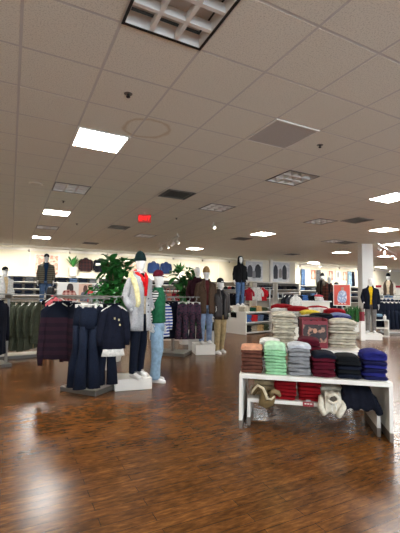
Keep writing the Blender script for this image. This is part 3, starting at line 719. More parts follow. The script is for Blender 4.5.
x, y = at(115.5, 5.32); hung_top('dark navy sweatshirt with small gold badges and a white hem', NAVYC, x, y, 1.27, face(x, y)+.15, .265, .60, .55, G1, hem=white[1], marks=True)
x, y = at(109, 5.45); hung_pants('dark denim jeans below the navy sweatshirt with gold badges', DARKD, x, y, .86, face(x, y)+.2, .26, .72, G1)
x, y = at(104, 5.6); hung_top('black pullover tucked behind the gold badge sweatshirt', black[1], x, y, 1.26, face(x, y)+.1, .32, .62, .6, G1)
# left rack of olive jackets
x, y = at(22, 8.3); RR = face(x, y)+.12
rail_rack('long clothes rack of olive jackets on the far left', x, y, RR, 1.7, 1.28)
for k, px in enumerate([14, 20.5, 27, 33.5, 40]):
    x, y = at(px, 8.15+.03*k)
    hung_top('olive canvas jacket, %s from the left on the left rack' % NTH[k], OLV, x, y, 1.17, RR+.8, .36, (.98, 1.0, 1.02, .98, .86)[k], .72, 'olive jackets on the left rack', cat='jacket', kind='hanging_jacket', zipm=mat('dull_brass', (150, 130, 90), .4, .8), depth=.13)
x, y = at(-12, 7.1); rail_rack('clothes rack of navy coats cut by the left edge', x, y, face(x, y)+.3, 1.0, 1.3)
for k, px in enumerate([-12, -5, 2.5]):
    x, y = at(px, 7.0); hung_top('long dark navy coat at the left edge, %s from the left' % NTH[k], NAVYC, x, y, 1.24, face(x, y)+1.1, .42, .98, .75, 'navy coats at the left edge', cat='coat', kind='hanging_coat')
# middle rack
x0, y0 = at(174, 8.95)
four_way('four-way clothes rack with dark plaid trousers in the middle distance', x0, y0, -.75, .78, .62, 1.34, arms=((0, .5), (PI/2, .3), (PI, .5), (-PI/2, .4)))
o = tag(MB().box((0, 0, 0), (1.0, .3, .02)).build('rack_shelf', GREYM, None, (x0+.2, y0+.1, 1.36), YAW), 'narrow grey shelf on top of the middle rack', 'shelf')
G2 = 'clothes on the middle rack'
BST = pattern('blue_white_stripe', (34, 64, 160), (225, 228, 232), 'stripe', 0, 90)
for k, (px, d, mm, lab, L) in enumerate([(162.5, 8.6, BST, 'blue and white striped top beside the green shirt mannequin', .78), (159.5, 8.8, cloth((36, 62, 150)), 'royal blue knit top left of the dark navy ones', .86),
        (166.5, 8.75, NAVYC, 'dark navy knit top next to the royal blue one', .82), (171, 8.85, cloth((16, 18, 30)), 'near-black knit top left of the plaid trousers', .84), (176, 8.9, NAVYC, 'navy knit top touching the plaid trousers', .82)]):
    x, y = at(px, d); hung_top(lab, mm, x, y, 1.22, face(x, y)+.5, .36, L, .62, G2)
for k, px in enumerate([183, 190, 196.5]):
    x, y = at(px, 8.75+.06*k); hung_pants('dark plaid trousers, %s of the three on the middle rack' % ['left', 'centre', 'right'][k], PLAIDM, x, y, 1.2, face(x, y)+.15, .24, .82, G2)

# ------------------------------------------------------------------ plinths
def plinth(label, x, y, rz, w, d, h, m=WHITE):
    return tag(MB().box((0, 0, h/2), (w, d, h), bev=.006).build('plinth', m, None, (x, y, 0), rz), label, 'plinth')

# ------------------------------------------------------------------ mannequins
def hand(mb, p, d, s):
    """palm and five fingers from wrist p along direction d"""
    p = Vector(p); d = Vector(d).normalized(); side = Vector((0, -1, 0)); side = (side-d*side.dot(d)).normalized(); nrm = d.cross(side)
    def P(a, b, c): return p+d*a+side*b+nrm*c*s
    L = []
    for t, w_, th in ((0, .024, .018), (.03, .034, .017), (.07, .042, .015), (.09, .040, .012)):
        L.append([P(t, w_*math.cos(2*PI*k/10), th*math.sin(2*PI*k/10)) for k in range(10)])
    mb.loops(L)
    for k, (b, ln) in enumerate(((.032, .065), (.011, .075), (-.011, .07), (-.031, .055))):
        mb.tube([P(.08, b, 0), P(.085+ln*.45, b*1.05, .004), P(.085+ln*.78, b*1.05, .014), P(.085+ln, b, .026)], [.0095, .0088, .008, .006], 7)
    mb.tube([P(.02, .03, .004), P(.045, .052, .01), P(.075, .062, .018)], [.012, .010, .007], 7)
ARMS = {'down': [(.185, .0, 1.46), (.235, .03, 1.18), (.245, -.03, .93)],
        'pocket': [(.185, 0, 1.46), (.255, .07, 1.20), (.215, -.08, 1.0)],
        'bent': [(.185, 0, 1.46), (.22, .06, 1.20), (.20, -.16, 1.08)],
        'back': [(.185, .02, 1.46), (.29, .09, 1.2), (.28, .03, .98)],
        'fwd': [(.185, 0, 1.46), (.23, .0, 1.19), (.22, -.10, .96)]}
def arm_pts(kind, s): return [(s*a, b, c) for a, b, c in ARMS[kind]]
def body_mb(la, ra, stride=.0, head=True):
    mb = MB()
    mb.loft([(0, 0, .86, .12, .10), (0, 0, .94, .17, .115), (0, 0, 1.08, .14, .10), (0, 0, 1.26, .165, .118), (0, 0, 1.40, .185, .118), (0, 0, 1.48, .15, .09), (0, 0, 1.53, .075, .065), (0, -.005, 1.58, .055, .058), (0, -.01, 1.64, .052, .056)], 24)
    if head:
        mb.loft([(0, -.015, 1.60, .035, .045), (0, -.02, 1.63, .055, .075), (0, -.02, 1.68, .068, .09), (0, -.015, 1.74, .076, .098), (0, -.01, 1.79, .075, .096), (0, -.005, 1.83, .058, .076), (0, 0, 1.855, .028, .038), (0, 0, 1.86, .006, .008)], 20)
        mb.loft([(0, -.108, 1.695, .014, .014), (0, -.108, 1.71, .012, .014), (0, -.102, 1.75, .006, .008)], 8)      # nose
        for s in (-1, 1): mb.loft([(s*.073, .005, 1.70, .006, .014), (s*.078, .008, 1.73, .009, .02), (s*.077, .01, 1.76, .006, .014)], 8)  # ears
        mb.loft([(0, -.098, 1.66, .02, .008), (0, -.103, 1.668, .024, .009), (0, -.098, 1.676, .02, .008)], 8)   # mouth
    for s, k in ((1, la), (-1, ra)):
        q = arm_pts(k, s); mb.tube([(s*.13, 0, 1.44), q[0], tuple(.5*(a+b) for a, b in zip(q[0], q[1])), q[1], tuple(.5*(a+b) for a, b in zip(q[1], q[2])), q[2]], [.05, .052, .046, .040, .036, .025], 12)
        if k != 'pocket': hand(mb, q[2], Vector(q[2])-Vector(q[1]), s)
    for s in (-1, 1):
        st = s*stride
        mb.tube([(s*.085, 0, .92), (s*.09, -.005+st*.3, .70), (s*.095, -.02+st*.5, .50), (s*.10, .01+st*.8, .30), (s*.105, .03+st, .08)], [.088, .08, .056, .05, .036], 14)
    return mb
def shell_mb(rings, n=30, seed=0, amp=.012, fold=.006):
    """open-front garment. ring: (z, rx, ry, yo, gap)"""
    L = []; z0, z1 = rings[0][0], rings[-1][0]
    for z, rx, ry, yo, gp in rings:
        l = []; t = (z1-z)/(z1-z0)
        for k in range(n+1):
            a = gp+(2*PI-2*gp)*k/n
            q = fold*t*math.sin(7*a+seed)+amp*noise.noise(Vector((math.sin(a)*1.5+seed, math.cos(a)*1.5, z*4)))
            l.append(((rx+q)*math.sin(a), yo-(ry+q)*math.cos(a), z))
        L.append(l)
    return MB().loops(L, closed=False, cap=False)
def trousers_mb(stride=0, wide=1.0, hem=.06, seed=0):
    mb = MB()
    mb.loft([(0, 0, .84, .165*wide**.3, .125), (0, 0, .93, .178, .13), (0, 0, 1.02, .155, .115), (0, 0, 1.05, .150, .112)], 24, fold=.003, seed=seed)
    for s in (-1, 1):
        st = s*stride
        mb.tube([(s*.085, 0, .93), (s*.09, -.005+st*.3, .72), (s*.098, -.015+st*.5, .50), (s*.102, .01+st*.8, .30), (s*.105, .025+st, hem+.04), (s*.105, .025+st, hem)],
                [.102, .098*wide**.3, .078*wide, .070*wide, .068*wide, .066*wide], 16, amp=.12, seed=seed+s)
    return mb
def shoe_mb(x, y, mb=None, yaw=0):
    mb = MB()
    # heel at +y, toe toward -y ; rings along y
    L = []
    for t, w_, h_ in ((.055, .024, .05), (.05, .034, .075), (.02, .038, .085), (-.02, .038, .085), (-.06, .040, .068), (-.11, .045, .05), (-.16, .043, .042), (-.19, .032, .034), (-.202, .014, .022)):
        L.append([(x+w_*math.copysign(abs(math.cos(a))**.8, math.cos(a)), y+t, .012+h_/2+h_/2*math.sin(a)) for a in [2*PI*k/14 for k in range(14)]])
    mb.loops(L); return mb
def sole_mb(x, y):
    out = [(x+w_, y+t) for t, w_ in ((.058, .02), (.045, .036), (-.02, .041), (-.11, .049), (-.165, .046), (-.198, .03), (-.21, .0))]
    out += [(2*x-a, b) for a, b in reversed(out[:-1])]
    return MB().prism(out, 0, .026)
def mannequin(label, x, y, z, rz, sc=1, arms=('down', 'down'), stride=.0, top=None, pants=None, hat=None, shoes=SHOE, inner=None, skin=MANN, wide=1., scarf=None, extra=None, name='mannequin', cat='mannequin', hem=.06, hair=None):
    o = thing(name, label, cat, (x, y, z), rz, 'dressed mannequins' if cat == 'mannequin' else None, sc); sd = random.random()*30
    body_mb(arms[0], arms[1], stride).build('body', skin, o, smooth=True)
    if pants:
        p = trousers_mb(stride, wide, hem, sd).build('trousers', pants, o, smooth=True)
        for s in (-1, 1):
            st = s*stride; h = shoe_mb(s*.105, .03+st).build('shoe', shoes, o, smooth=True)
            sole_mb(s*.105, .03+st).build('sole', SOLE, h)
            lm = MB()
            for q in range(4): lm.box((s*.105, -.02-.022*q+st, .098-.009*q), (.045, .006, .005))
            lm.build('laces', SOLE, h)
    if inner:
        MB().loft([(0, 0, .95, .17, .13), (0, 0, 1.1, .158, .122), (0, 0, 1.28, .178, .132), (0, 0, 1.41, .196, .130), (0, 0, 1.49, .155, .10), (0, 0, 1.54, .082, .075), (0, -.005, 1.57, .064, .066)], 26, amp=.01, seed=sd).build('shirt', inner, o, smooth=True)
    if top:
        kind, tm_ = top[0], top[1]; hz = top[2] if len(top) > 2 else .86; gp = top[3] if len(top) > 3 else .25
        if kind == 'closed':
            MB().loft([(0, 0, hz, .185, .14), (0, 0, hz+.04, .19, .145), (0, 0, 1.08, .178, .138), (0, 0, 1.28, .19, .145), (0, 0, 1.40, .208, .142), (0, 0, 1.475, .18, .115), (0, 0, 1.53, .10, .09), (0, -.005, 1.58, .075, .078)], 28, amp=.02, fold=.006, seed=sd).build('sweater', tm_, o, smooth=True)
        else:
            lng = max(0, .86-hz)
            tp = shell_mb([(hz, .215+.08*lng, .165+.05*lng, .0, gp), (hz+.1, .212+.07*lng, .162+.04*lng, 0, gp*.9), (1.06, .20, .155, 0, gp*.75), (1.24, .205, .158, 0, gp*.85), (1.36, .215, .155, 0, gp*1.1), (1.43, .212, .142, 0, gp*1.4), (1.485, .175, .115, .0, gp*1.9), (1.53, .115, .095, .005, gp*2.3), (1.565, .09, .085, .01, gp*2.6), (1.60, .096, .09, .012, gp*2.8)], seed=sd).build('coat' if hz < .8 else 'jacket', tm_, o, smooth=True, solid=.016)
            for s in (-1, 1):
                g1 = gp*1.0
                lp_ = MB().add([(s*.205*math.sin(gp*.8), -.163, 1.20), (s*(.205*math.sin(gp)+.005), -.170, 1.30), (s*(.2*math.sin(gp)+.06), -.158, 1.42), (s*.105, -.10, 1.50), (s*.075, -.09, 1.56), (s*.11, -.125, 1.44)],
                               [(0, 1, 2, 5), (5, 2, 3, 4)])
                lp_.build('lapel', tm_, tp, solid=.014)
        for s, k in ((1, arms[0]), (-1, arms[1])):
            q = arm_pts(k, s)
            MB().tube([(s*.13, 0, 1.45), (s*.19, 0, 1.435), tuple(.5*(a+b) for a, b in zip(q[0], q[1])), q[1], tuple(.5*(a+b) for a, b in zip(q[1], q[2])), tuple(.12*a+.88*b for a, b in zip(q[1], q[2]))],
                      [.075, .078, .070, .066, .060, .056], 14, amp=.18, seed=sd+s).build('sleeve', top[4] if len(top) > 4 else tm_, o, smooth=True)
        if kind == 'hood':
            MB().loft([(0, .045, 1.56, .10, .09), (0, .035, 1.63, .105, .11), (0, .02, 1.72, .105, .115), (0, .02, 1.80, .10, .11), (0, .02, 1.865, .07, .085), (0, .02, 1.885, .02, .03)], 24, amp=.01).build('hood', tm_, o, smooth=True)
    if hat:
        hk, hm = hat
        if hk == 'beanie':
            h = MB().loft([(0, 0, 1.765, .088, .108), (0, 0, 1.82, .086, .104), (0, .005, 1.87, .07, .086), (0, .01, 1.905, .04, .05), (0, .01, 1.918, .012, .014)], 22, fold=.003, nf=22).build('beanie', hm, o, smooth=True)
            MB().loft([(0, 0, 1.755, .088, .11), (0, 0, 1.76, .094, .115), (0, 0, 1.80, .094, .114), (0, 0, 1.805, .088, .108)], 22).build('cuff', hm, h, smooth=True)
        elif hk == 'cap':
            h = MB().loft([(0, 0, 1.765, .086, .106), (0, 0, 1.81, .086, .104), (0, 0, 1.85, .072, .088), (0, 0, 1.878, .038, .048), (0, 0, 1.886, .008, .01)], 22).build('cap', hm, o, smooth=True)
            L = []
            for k in range(9):
                a = -1.1+2.2*k/8; L.append([(.082*math.sin(a), -.098*math.cos(a), 1.775), (.09*math.sin(a), -.10-.085*math.cos(a), 1.757)])
            MB().loops(L, closed=False, cap=False).build('visor', hm, h, smooth=True, solid=.006)
    if hair:
        MB().loft([(0, .06, 1.36, .10, .05), (0, .065, 1.48, .115, .065), (0, .045, 1.60, .105, .085), (0, .03, 1.70, .10, .105), (0, .02, 1.80, .095, .11), (0, .01, 1.86, .075, .09), (0, .01, 1.885, .03, .04)], 22, fold=.004, nf=14, amp=.015).build('hair', hair, o, smooth=True)
    if scarf:
        m = MB(); m.tube([(.0, .075, 1.60), (.07, .04, 1.59), (.085, -.03, 1.565), (.06, -.10, 1.52), (.03, -.145, 1.44), (.005, -.158, 1.34), (-.0, -.16, 1.22)], [.03, .032, .034, .034, .032, .03, .028], 10, flat=.8, amp=.2)
        m.tube([(.0, .075, 1.60), (-.07, .04, 1.59), (-.085, -.03, 1.565), (-.06, -.10, 1.52), (-.03, -.14, 1.45), (-.01, -.15, 1.36)], [.03, .032, .034, .034, .03, .026], 10, flat=.8, amp=.2)
        m.build('scarf', scarf, o, smooth=True)
    return o
# man in the long grey coat
TWEED = mat('grey_tweed', (176, 176, 178), .95, var=.22, scale=70, bump=.4, spec=.1)
x, y = at(134.5, 5.9); plinth('white square plinth under the grey-coated mannequin', x, y, YAW*.55+.12, .56, .44, .17)
x, y = at(140, 5.86)
o = mannequin('mannequin in a long grey tweed coat with red scarf and dark green beanie', x, y, .171, face(x, y)+.62, 1.02, ('pocket', 'pocket'), .04, ('coat', TWEED, .70, .18), DARKD, ('beanie', cloth((14, 44, 46))), inner=cloth((30, 26, 28)), scarf=cloth((206, 22, 26)))
MB().loft([(0, -.0, .95, .178, .142), (0, 0, 1.2, .178, .142), (0, 0, 1.36, .20, .142), (0, 0, 1.45, .15, .12), (0, 0, 1.5, .1, .1)], 24, amp=.01).build('knit_vest', cloth((208, 190, 160)), o, smooth=True)
# cream sweater slung over his shoulder
sw = MB().tube([(-.10, .12, 1.38), (-.15, .10, 1.47), (-.185, .0, 1.535), (-.205, -.09, 1.46), (-.205, -.165, 1.34), (-.19, -.19, 1.22), (-.18, -.20, 1.12), (-.20, -.20, 1.06)], [.03, .045, .05, .046, .042, .045, .04, .03], 12, amp=.25)
sw.build('slung_sweater', cloth((222, 212, 160)), o, smooth=True)
MB().box((-.15, -.185, 1.0), (.11, .012, .02), .2).build('pocket_flap', TWEED, o)
bt = MB()
for k in range(3): bt.box((.055, -.178, .98+.1*k), (.02, .012, .02), bev=.003)
bt.build('button', BLACKM, o)
o.scale = (.88, 1.0, 1.02)
# woman in green with striped sleeves
SST = pattern('black_white_stripe', (24, 24, 28), (232, 230, 226), 'stripe', 0, 150)
x, y = at(158.5, 6.3)
o = mannequin('mannequin in a green vest over striped sleeves, light jeans and maroon cap', x, y, .001, face(x, y)+1.2, .965, ('down', 'back'), .05, ('closed', cloth((40, 112, 76)), .98, .2, SST), LDEN, ('cap', cloth((110, 24, 44))), wide=1.3, hem=.05)
o.scale = (.86, .9, .985)
# brown-coated man and the one behind
x, y = at(204.5, 9.15); plinth('white square plinth under the brown-coated mannequin', x, y, YAW*.55, .48, .5, .24)
BRC = mat('brown_wool', (74, 54, 38), .95, var=.2, scale=40, bump=.4)
x, y = at(206.5, 9.1); mannequin('mannequin in a brown wool coat, tan beanie and blue jeans', x, y, .241, face(x, y)+.25, .98, ('down', 'down'), .04, ('coat', BRC, .74, .16), mat('washed_denim', (122, 142, 172), .9, var=.3, scale=14), ('beanie', cloth((160, 128, 86))), inner=cloth((100, 40, 44)))
x, y = at(197.5, 9.75); plinth('white plinth behind the brown-coated mannequin', x, y, YAW, .4, .4, .3)
mannequin('bare-headed mannequin in a burgundy and dark jacket behind the brown coat', x, y, .301, face(x, y)+.3, .99, ('down', 'down'), .0, ('jacket', cloth((66, 26, 40)), .8, .2), DARKD, None, inner=cloth((60, 20, 34)))
x, y = at(220.5, 9.25); mannequin('mannequin in a dark leather jacket, khaki trousers and black cap', x, y, .001, face(x, y)+.55, .98, ('fwd', 'down'), .06, ('jacket', mat('dark_leather', (44, 36, 34), .5, var=.3, scale=20), .84, .15), mat('khaki_twill', (158, 138, 100), .9, var=.2, scale=16), ('cap', cloth((30, 36, 44))), inner=cloth((40, 40, 44)))
# hoodie on the corner unit
x, y, _ = loc(.36, .62, 0, UA, ux, uy)
tag(MB().box((0, 0, .1), (.42, .38, .2)).build('riser', WHITE, None, (x, y, .801), UA), 'white riser block on top of the corner shelf unit', 'plinth')
mannequin('mannequin in a black hoodie and blue jeans standing on the corner shelf unit', x, y, 1.002, face(x, y)+.35, .98, ('down', 'down'), .03, ('hood', cloth((18, 19, 24)), .88, .06), MDEN, None, inner=cloth((30, 30, 34)))
# right mannequin
x, y = at(367, 12.6); plinth('low white plinth under the navy jacket mannequin near the column', x, y, YAW-.15, .72, .7, .2)
x, y = at(370.5, 12.6); mannequin('mannequin in a navy jacket, yellow shirt and grey trousers by the column', x, y, .201, face(x, y)+.1, .99, ('down', 'pocket'), .04, ('jacket', cloth((24, 30, 48)), .80, .22), mat('grey_flannel', (112, 108, 104), .9, var=.2, scale=16), None, inner=cloth((222, 184, 30)))
# puffer on the left
PUF = pattern('quilted_olive', (104, 100, 88), (70, 68, 60), 'stripe', 0, 90, .72)
x, y = at(46, 13.0); plinth('cream display block under the quilted jacket mannequin', x, y, YAW*.4, 1.0, .8, .80, CREAM)
mannequin('mannequin in an olive quilted jacket, navy tie-dye shirt and dark cap', x, y, .801, face(x, y), 1.03, ('down', 'down'), .03, ('jacket', PUF, .86, .25), MDEN, ('cap', cloth((20, 24, 30))), inner=cloth((30, 60, 96)))
x, y = at(5, 11.0); plinth('cream display block under the white shirted mannequin at the left edge', x, y, YAW*.4, .8, .7, .32, CREAM)
mannequin('mannequin in a white shirt and dark cap at the left edge', x, y, .321, face(x, y)+.4, .97, ('bent', 'bent'), .0, ('jacket', cloth((208, 208, 206)), .9, .2), cream2[1], ('cap', cloth((30, 32, 36))), inner=cloth((214, 190, 150)))
# far right group
x, y = at(322.5, 17.0); plinth('dark display block under the far mannequin in the taupe jacket', x, y, YAW, .7, .7, .55, mat('dark_block', (60, 58, 56), .5))
mannequin('far mannequin in a taupe jacket, dark trousers and black beanie', x, y, .551, face(x, y)-.5, .99, ('fwd', 'fwd'), .03, ('jacket', cloth((96, 88, 78)), .86, .2), cloth((24, 28, 40)), ('beanie', cloth((16, 18, 22))), inner=cloth((40, 40, 44)))
x, y = at(336.5, 13.8); mannequin('mannequin in a dark navy buttoned coat and dark cap left of the red poster', x, y, .001, face(x, y)+.1, 1.02, ('down', 'down'), .0, ('coat', cloth((34, 38, 50)), .55, .1), cloth((26, 28, 36)), ('cap', cloth((24, 26, 32))), inner=cloth((200, 198, 194)))
x, y = at(329.5, 15.6); mannequin('far mannequin in a brown plaid shirt behind the dark coat', x, y, .301, face(x, y), 1.02, ('down', 'down'), .0, ('jacket', pattern('brown_plaid', (60, 42, 38), (110, 60, 50), 'plaid', 50, 50), .8, .15), cloth((60, 34, 36)), None, inner=cloth((40, 36, 38)))
plinth('dark block behind the buttoned dark coat mannequin', x, y, YAW, .6, .6, .3, mat('dark_block', (60, 58, 56), .5))
x, y = at(388.5, 16.2); plinth('white display block under the brown vest mannequin at the far right', x, y, YAW, .9, .8, .56)
mannequin('mannequin in a brown vest over a cream sweater with a black beanie, far right', x, y, .561, face(x, y)-.1, .98, ('down', 'down'), .02, ('jacket', cloth((92, 74, 62)), .9, .32, cloth((226, 216, 200))), MDEN, ('beanie', cloth((16, 18, 22))), inner=cloth((232, 214, 184)))
# shopper
x, y = at(52, 8.6)
mannequin('person with long black hair in a dark top browsing behind the racks', x, y, .001, face(x, y)+2.6, .83, ('bent', 'bent'), .0, ('closed', cloth((26, 26, 34)), .9), DARKD, None, skin=mat('skin', (176, 124, 98), .55), name='person', cat='person', hair=mat('black_hair', (16, 14, 16), .5))
x, y = at(57, 6.15)
hung_top('coral pink shirt hanging beside the dark-haired person', cloth((206, 100, 104)), x, y, 1.36, face(x, y)+.5, .17, .3, .25, None, cat='shirt')

# ------------------------------------------------------------------ plants
def leaf(mb, base, dirv, L, w, droop=.3, curl=.2, n=6, mi=0):
    base = Vector(base); d = Vector(dirv).normalized(); side = d.cross(Vector((0, 0, 1)))
    side = side.normalized() if side.length > .05 else Vector((1, 0, 0)); upv = side.cross(d).normalized()
    Lp = []
    for i in range(n+1):
        t = i/n; c = base+d*L*t-Vector((0, 0, 1))*droop*L*t*t
        ww = w*math.sin(PI*min(1, t*.92+.06))**.7/2
        Lp.append([c-side*ww+upv*curl*ww, c-side*ww*.5+upv*curl*ww*.3, c, c+side*ww*.5+upv*curl*ww*.3, c+side*ww+upv*curl*ww])
    mb.loops(Lp, closed=False, cap=False, mi=mi)
def fig_tree(label, x, y, z0, z1, r, nl, size=.26, m=LEAFD, seed=1, pot_h=.42, group=None):
    rn = random.Random(seed); o = thing('potted_fig_tree', label, 'plant', (x, y, 0), 0, group)
    p = MB().loft([(0, 0, 0, .15, .15), (0, 0, pot_h*.5, .19, .19), (0, 0, pot_h-.02, .21, .21), (0, 0, pot_h, .215, .215)], 24).build('pot', POT, o, smooth=False)
    MB().loft([(0, 0, pot_h, .20, .20), (0, 0, pot_h+.006, .19, .19)], 20).build('soil', SOIL, o)
    st = MB(); lf = MB()
    for b in range(5):
        a = 2*PI*b/5+rn.random(); tip = Vector((math.cos(a)*r*.6, math.sin(a)*r*.6, z1-rn.random()*.35)); mid = Vector((math.cos(a)*r*.25, math.sin(a)*r*.25, (pot_h+z1)*.5))
        pts = [Vector((.03*math.cos(a), .03*math.sin(a), pot_h)), mid, (mid+tip)/2+Vector((0, 0, .05)), tip]
        st.tube(pts, [.016, .013, .010, .006], 7)
        for k in range(nl//5):
            t = rn.random(); z = z0+(z1-z0)*t
            q = pts[1].lerp(pts[3], max(0, (z-mid.z)/(tip.z-mid.z+.01))) if z > mid.z else pts[0].lerp(pts[1], (z-pot_h)/(mid.z-pot_h+.01))
            q = Vector(q)+Vector((rn.uniform(-1, 1), rn.uniform(-1, 1), rn.uniform(-.4, .4)))*r*.45
            th = rn.random()*2*PI; el = rn.uniform(-.3, 2.0)
            leaf(lf, q, (math.cos(th), math.sin(th), el), size*rn.uniform(.75, 1.25), size*.62*rn.uniform(.8, 1.2), rn.uniform(.2, .9), .35)
    st.build('stem', STEM, o, smooth=True); lf.build('foliage', m, o, smooth=True)
    return o
x, y = at(116, 8.0); fig_tree('tall fiddle-leaf fig with big dark leaves behind the nearest left rack', x, y, 1.15, 2.15, .34, 150, .29, LEAFD, 3)
x, y = at(108.5, 7.2); fig_tree('bushy bright green plant just behind the nearest left rack', x, y, .95, 1.58, .32, 170, .16, LEAFB, 5)
x, y = at(186, 10.7); fig_tree('fiddle-leaf fig rising behind the plaid trousers', x, y, .9, 2.15, .36, 150, .28, LEAFD, 8)
x, y = at(199, 11.9); fig_tree('second fiddle-leaf fig, beside the brown-coated mannequin', x, y, .3, 1.9, .42, 170, .22, LEAFD, 11)
x, y = at(214, 10.5); fig_tree('low leafy plant seen between the brown coat and khaki trousers', x, y, .5, 1.0, .3, 70, .2, LEAFD, 14)
def agave(label, x, y, z, pot=(.3, .3, .28), r=.5, n=16, seed=1, m=LEAFD):
    rn = random.Random(seed); o = thing('potted_agave', label, 'plant', (x, y, z), 0, 'spiky plants on the wall ledge')
    MB().loft([(0, 0, 0, pot[0]*.42, pot[1]*.42), (0, 0, pot[2], pot[0]*.5, pot[1]*.5)], 4+16).build('pot', POT, o)
    lf = MB()
    for k in range(n):
        th = 2*PI*k/n+rn.random()*.4; leaf(lf, (0, 0, pot[2]-.02), (math.cos(th)*.6, math.sin(th)*.3, rn.uniform(.7, 1.6)), r*rn.uniform(.8, 1.15), .11, .15, .5)
    lf.build('foliage', m, o, smooth=True)
def sansev(label, x, y, z, w, d, h, lh, n, seed=2):
    rn = random.Random(seed); o = thing('potted_grass_plant', label, 'plant', (x, y, z), YAW)
    MB().box((0, 0, h/2), (w, d, h), bev=.006).build('planter', WHITE, o)
    lf = MB()
    for k in range(n):
        leaf(lf, (rn.uniform(-w*.42, w*.42), rn.uniform(-d*.35, d*.35), h-.01), (rn.uniform(-.35, .35), rn.uniform(-.3, .3), 1), lh*rn.uniform(.7, 1.1), .045, .08, .5)
    lf.build('foliage', LEAFD, o, smooth=True)
x, y = at(354, 13.0); sansev('grassy green plant in a white box planter below the red poster', x, y, 0, .62, .4, .52, .6, 70)
x, y = at(345, 14.9); sansev('smaller grassy plant in a white planter left of the bigger one', x, y, 0, .28, .3, .5, .55, 40, 6)

# ------------------------------------------------------------------ back wall
def wall_x(px, y=WALLY):
    t = math.atan((px-200)/F)-YAW; return y*math.tan(t)
# shelf fixtures along the back wall
SH_Z = [.45, .85, 1.2, 1.5, 1.8]
for k in range(6):
    x0 = -.9+2.3*k
    o = thing('shelving_bay', 'white back wall shelving bay, %s from the left' % NTH[k], 'shelves', (x0, WALLY-.2, 0), 0, 'back wall shelving')
    MB().box((1.13, 0, 2.07), (2.26, .36, .07)).build('top', WHITE, o)
    for z in SH_Z: MB().box((1.13, 0, z), (2.2, .34, .03)).build('shelf', WHITE, o)
    for x in (.015, 2.245): MB().box((x, 0, 1.02), (.03, .34, 2.03)).build('side_panel', WHITE, o)
    MB().box((1.13, .17, 1.02), (2.2, .01, 2.03)).build('back_panel', mat('shelf_back', (150, 142, 132), .7), o)
lowj = {}
JC = [('dark indigo', DARKD), ('mid blue', MDEN), ('indigo', DENIM), ('grey', mat('grey_denim', (84, 88, 94), .9)), ('black', black[1]), ('rust', cloth((150, 92, 56)))]
for row, z in ((0, 1.8), (1, 1.5), (2, 1.2)):
    for k in range(24):
        if k*.46 > 9.6: continue
        ci = (k*7+row*3) % 6 if (k+row) % 5 else 2
        cn, cm_ = JC[ci]
        if ci == 5 and not (k == 1): cn, cm_ = JC[0]
        for q in range(2 if k < 10 else 1):
            bay = int((k*.46+.1)/2.3); x = -.65+.46*k
            if abs(((x+.9) % 2.3)) < .2 or abs(((x+.9) % 2.3)-2.3) < .2: x += .12 if ((x+.9) % 2.3) < .2 else -.12
            key = 'jeans%d' % ci
            if key not in lowj:
                lowj[key] = folded(.36, .28, .10, ci+1, sag=.004); ob = lowj[key].build('folded_jeans', cm_, None, smooth=True); lowj[key] = ob
            else: ob = lowj[key].copy(); C.objects.link(ob)
            ob.location = (x, WALLY-.2, z+.016+.1*q)
            tag(ob, '%s folded jeans, %s of the %s pile from left, %s wall shelf' % (cn, ('lower', 'upper')[q], NTH[k], ('top', 'second', 'third')[row]), 'folded clothes', 'folded jeans on the back wall shelves')
def framed(label, x, y, z0, z1, wd, mprint, rz=0, frame=WHITE, figs=None):
    o = thing('framed_poster', label, 'poster', (x, y, z0), rz, 'wall posters'); h = z1-z0
    fb = MB()
    for s in (-1, 1): fb.box((s*(wd/2-.02), 0, h/2), (.04, .04, h)); fb.box((0, 0, h/2+s*(h/2-.02)), (wd-.08, .04, .04))
    fb.build('frame', frame, o); pr = MB().box((0, .006, h/2), (wd-.08, .012, h-.08)).build('print', mprint, o)
    if figs:
        for k, (fx, fz, sx, sz, fm) in enumerate(figs):
            MB().loft([(fx, -.004, h*fz-sz*.5, sx*.3, .004), (fx, -.004, h*fz-sz*.45, sx*.46, .004), (fx, -.004, h*fz+sz*.1, sx*.5, .004), (fx, -.004, h*fz+sz*.35, sx*.4, .004), (fx, -.004, h*fz+sz*.5, sx*.12, .004)], 14).build('printed_figure', fm, pr)
    return o
def gm_(r, g, b_): return mat('ink_%d_%d_%d' % (r, g, b_), (r, g, b_), .6)
xa = (wall_x(35.5)+wall_x(57))/2
framed('pale reddish photo poster behind the quilted jacket mannequin', wall_x(46.5), WALLY-.03, 2.12, 3.08, 1.05, blotch('faded_photo', [(214, 178, 160), (190, 140, 124), (224, 206, 190), (168, 128, 116)], 4))
framed('pale poster behind the grey coat mannequin', wall_x(130), WALLY-.03, 2.25, 3.0, .8, blotch('faded_photo2', [(210, 196, 176), (176, 150, 126), (226, 216, 200)], 4))
W_P = (245, 241, 234)
pa = blotch('bw_photo', [(226, 226, 226), (196, 198, 202), (236, 236, 234)], 3)
xb = wall_x(254, PYY-.06)
framed('black and white poster of jackets left of the white pilaster', wall_x(254.5, PYY-.06), PYY-.04, 2.04, 3.12, 1.12, pa, figs=[(-.26, .5, .34, .62, gm_(70, 72, 80)), (.24, .52, .4, .7, gm_(44, 46, 54)), (0, .35, .25, .4, gm_(130, 130, 134))])
framed('black and white poster of standing people right of the white pilaster', wall_x(280.5, PYY-.06), PYY-.04, 2.04, 3.16, 1.36, pa, figs=[(-.3, .5, .3, .75, gm_(60, 62, 70)), (.02, .45, .22, .5, gm_(140, 136, 134)), (.3, .5, .32, .78, gm_(50, 52, 60))])
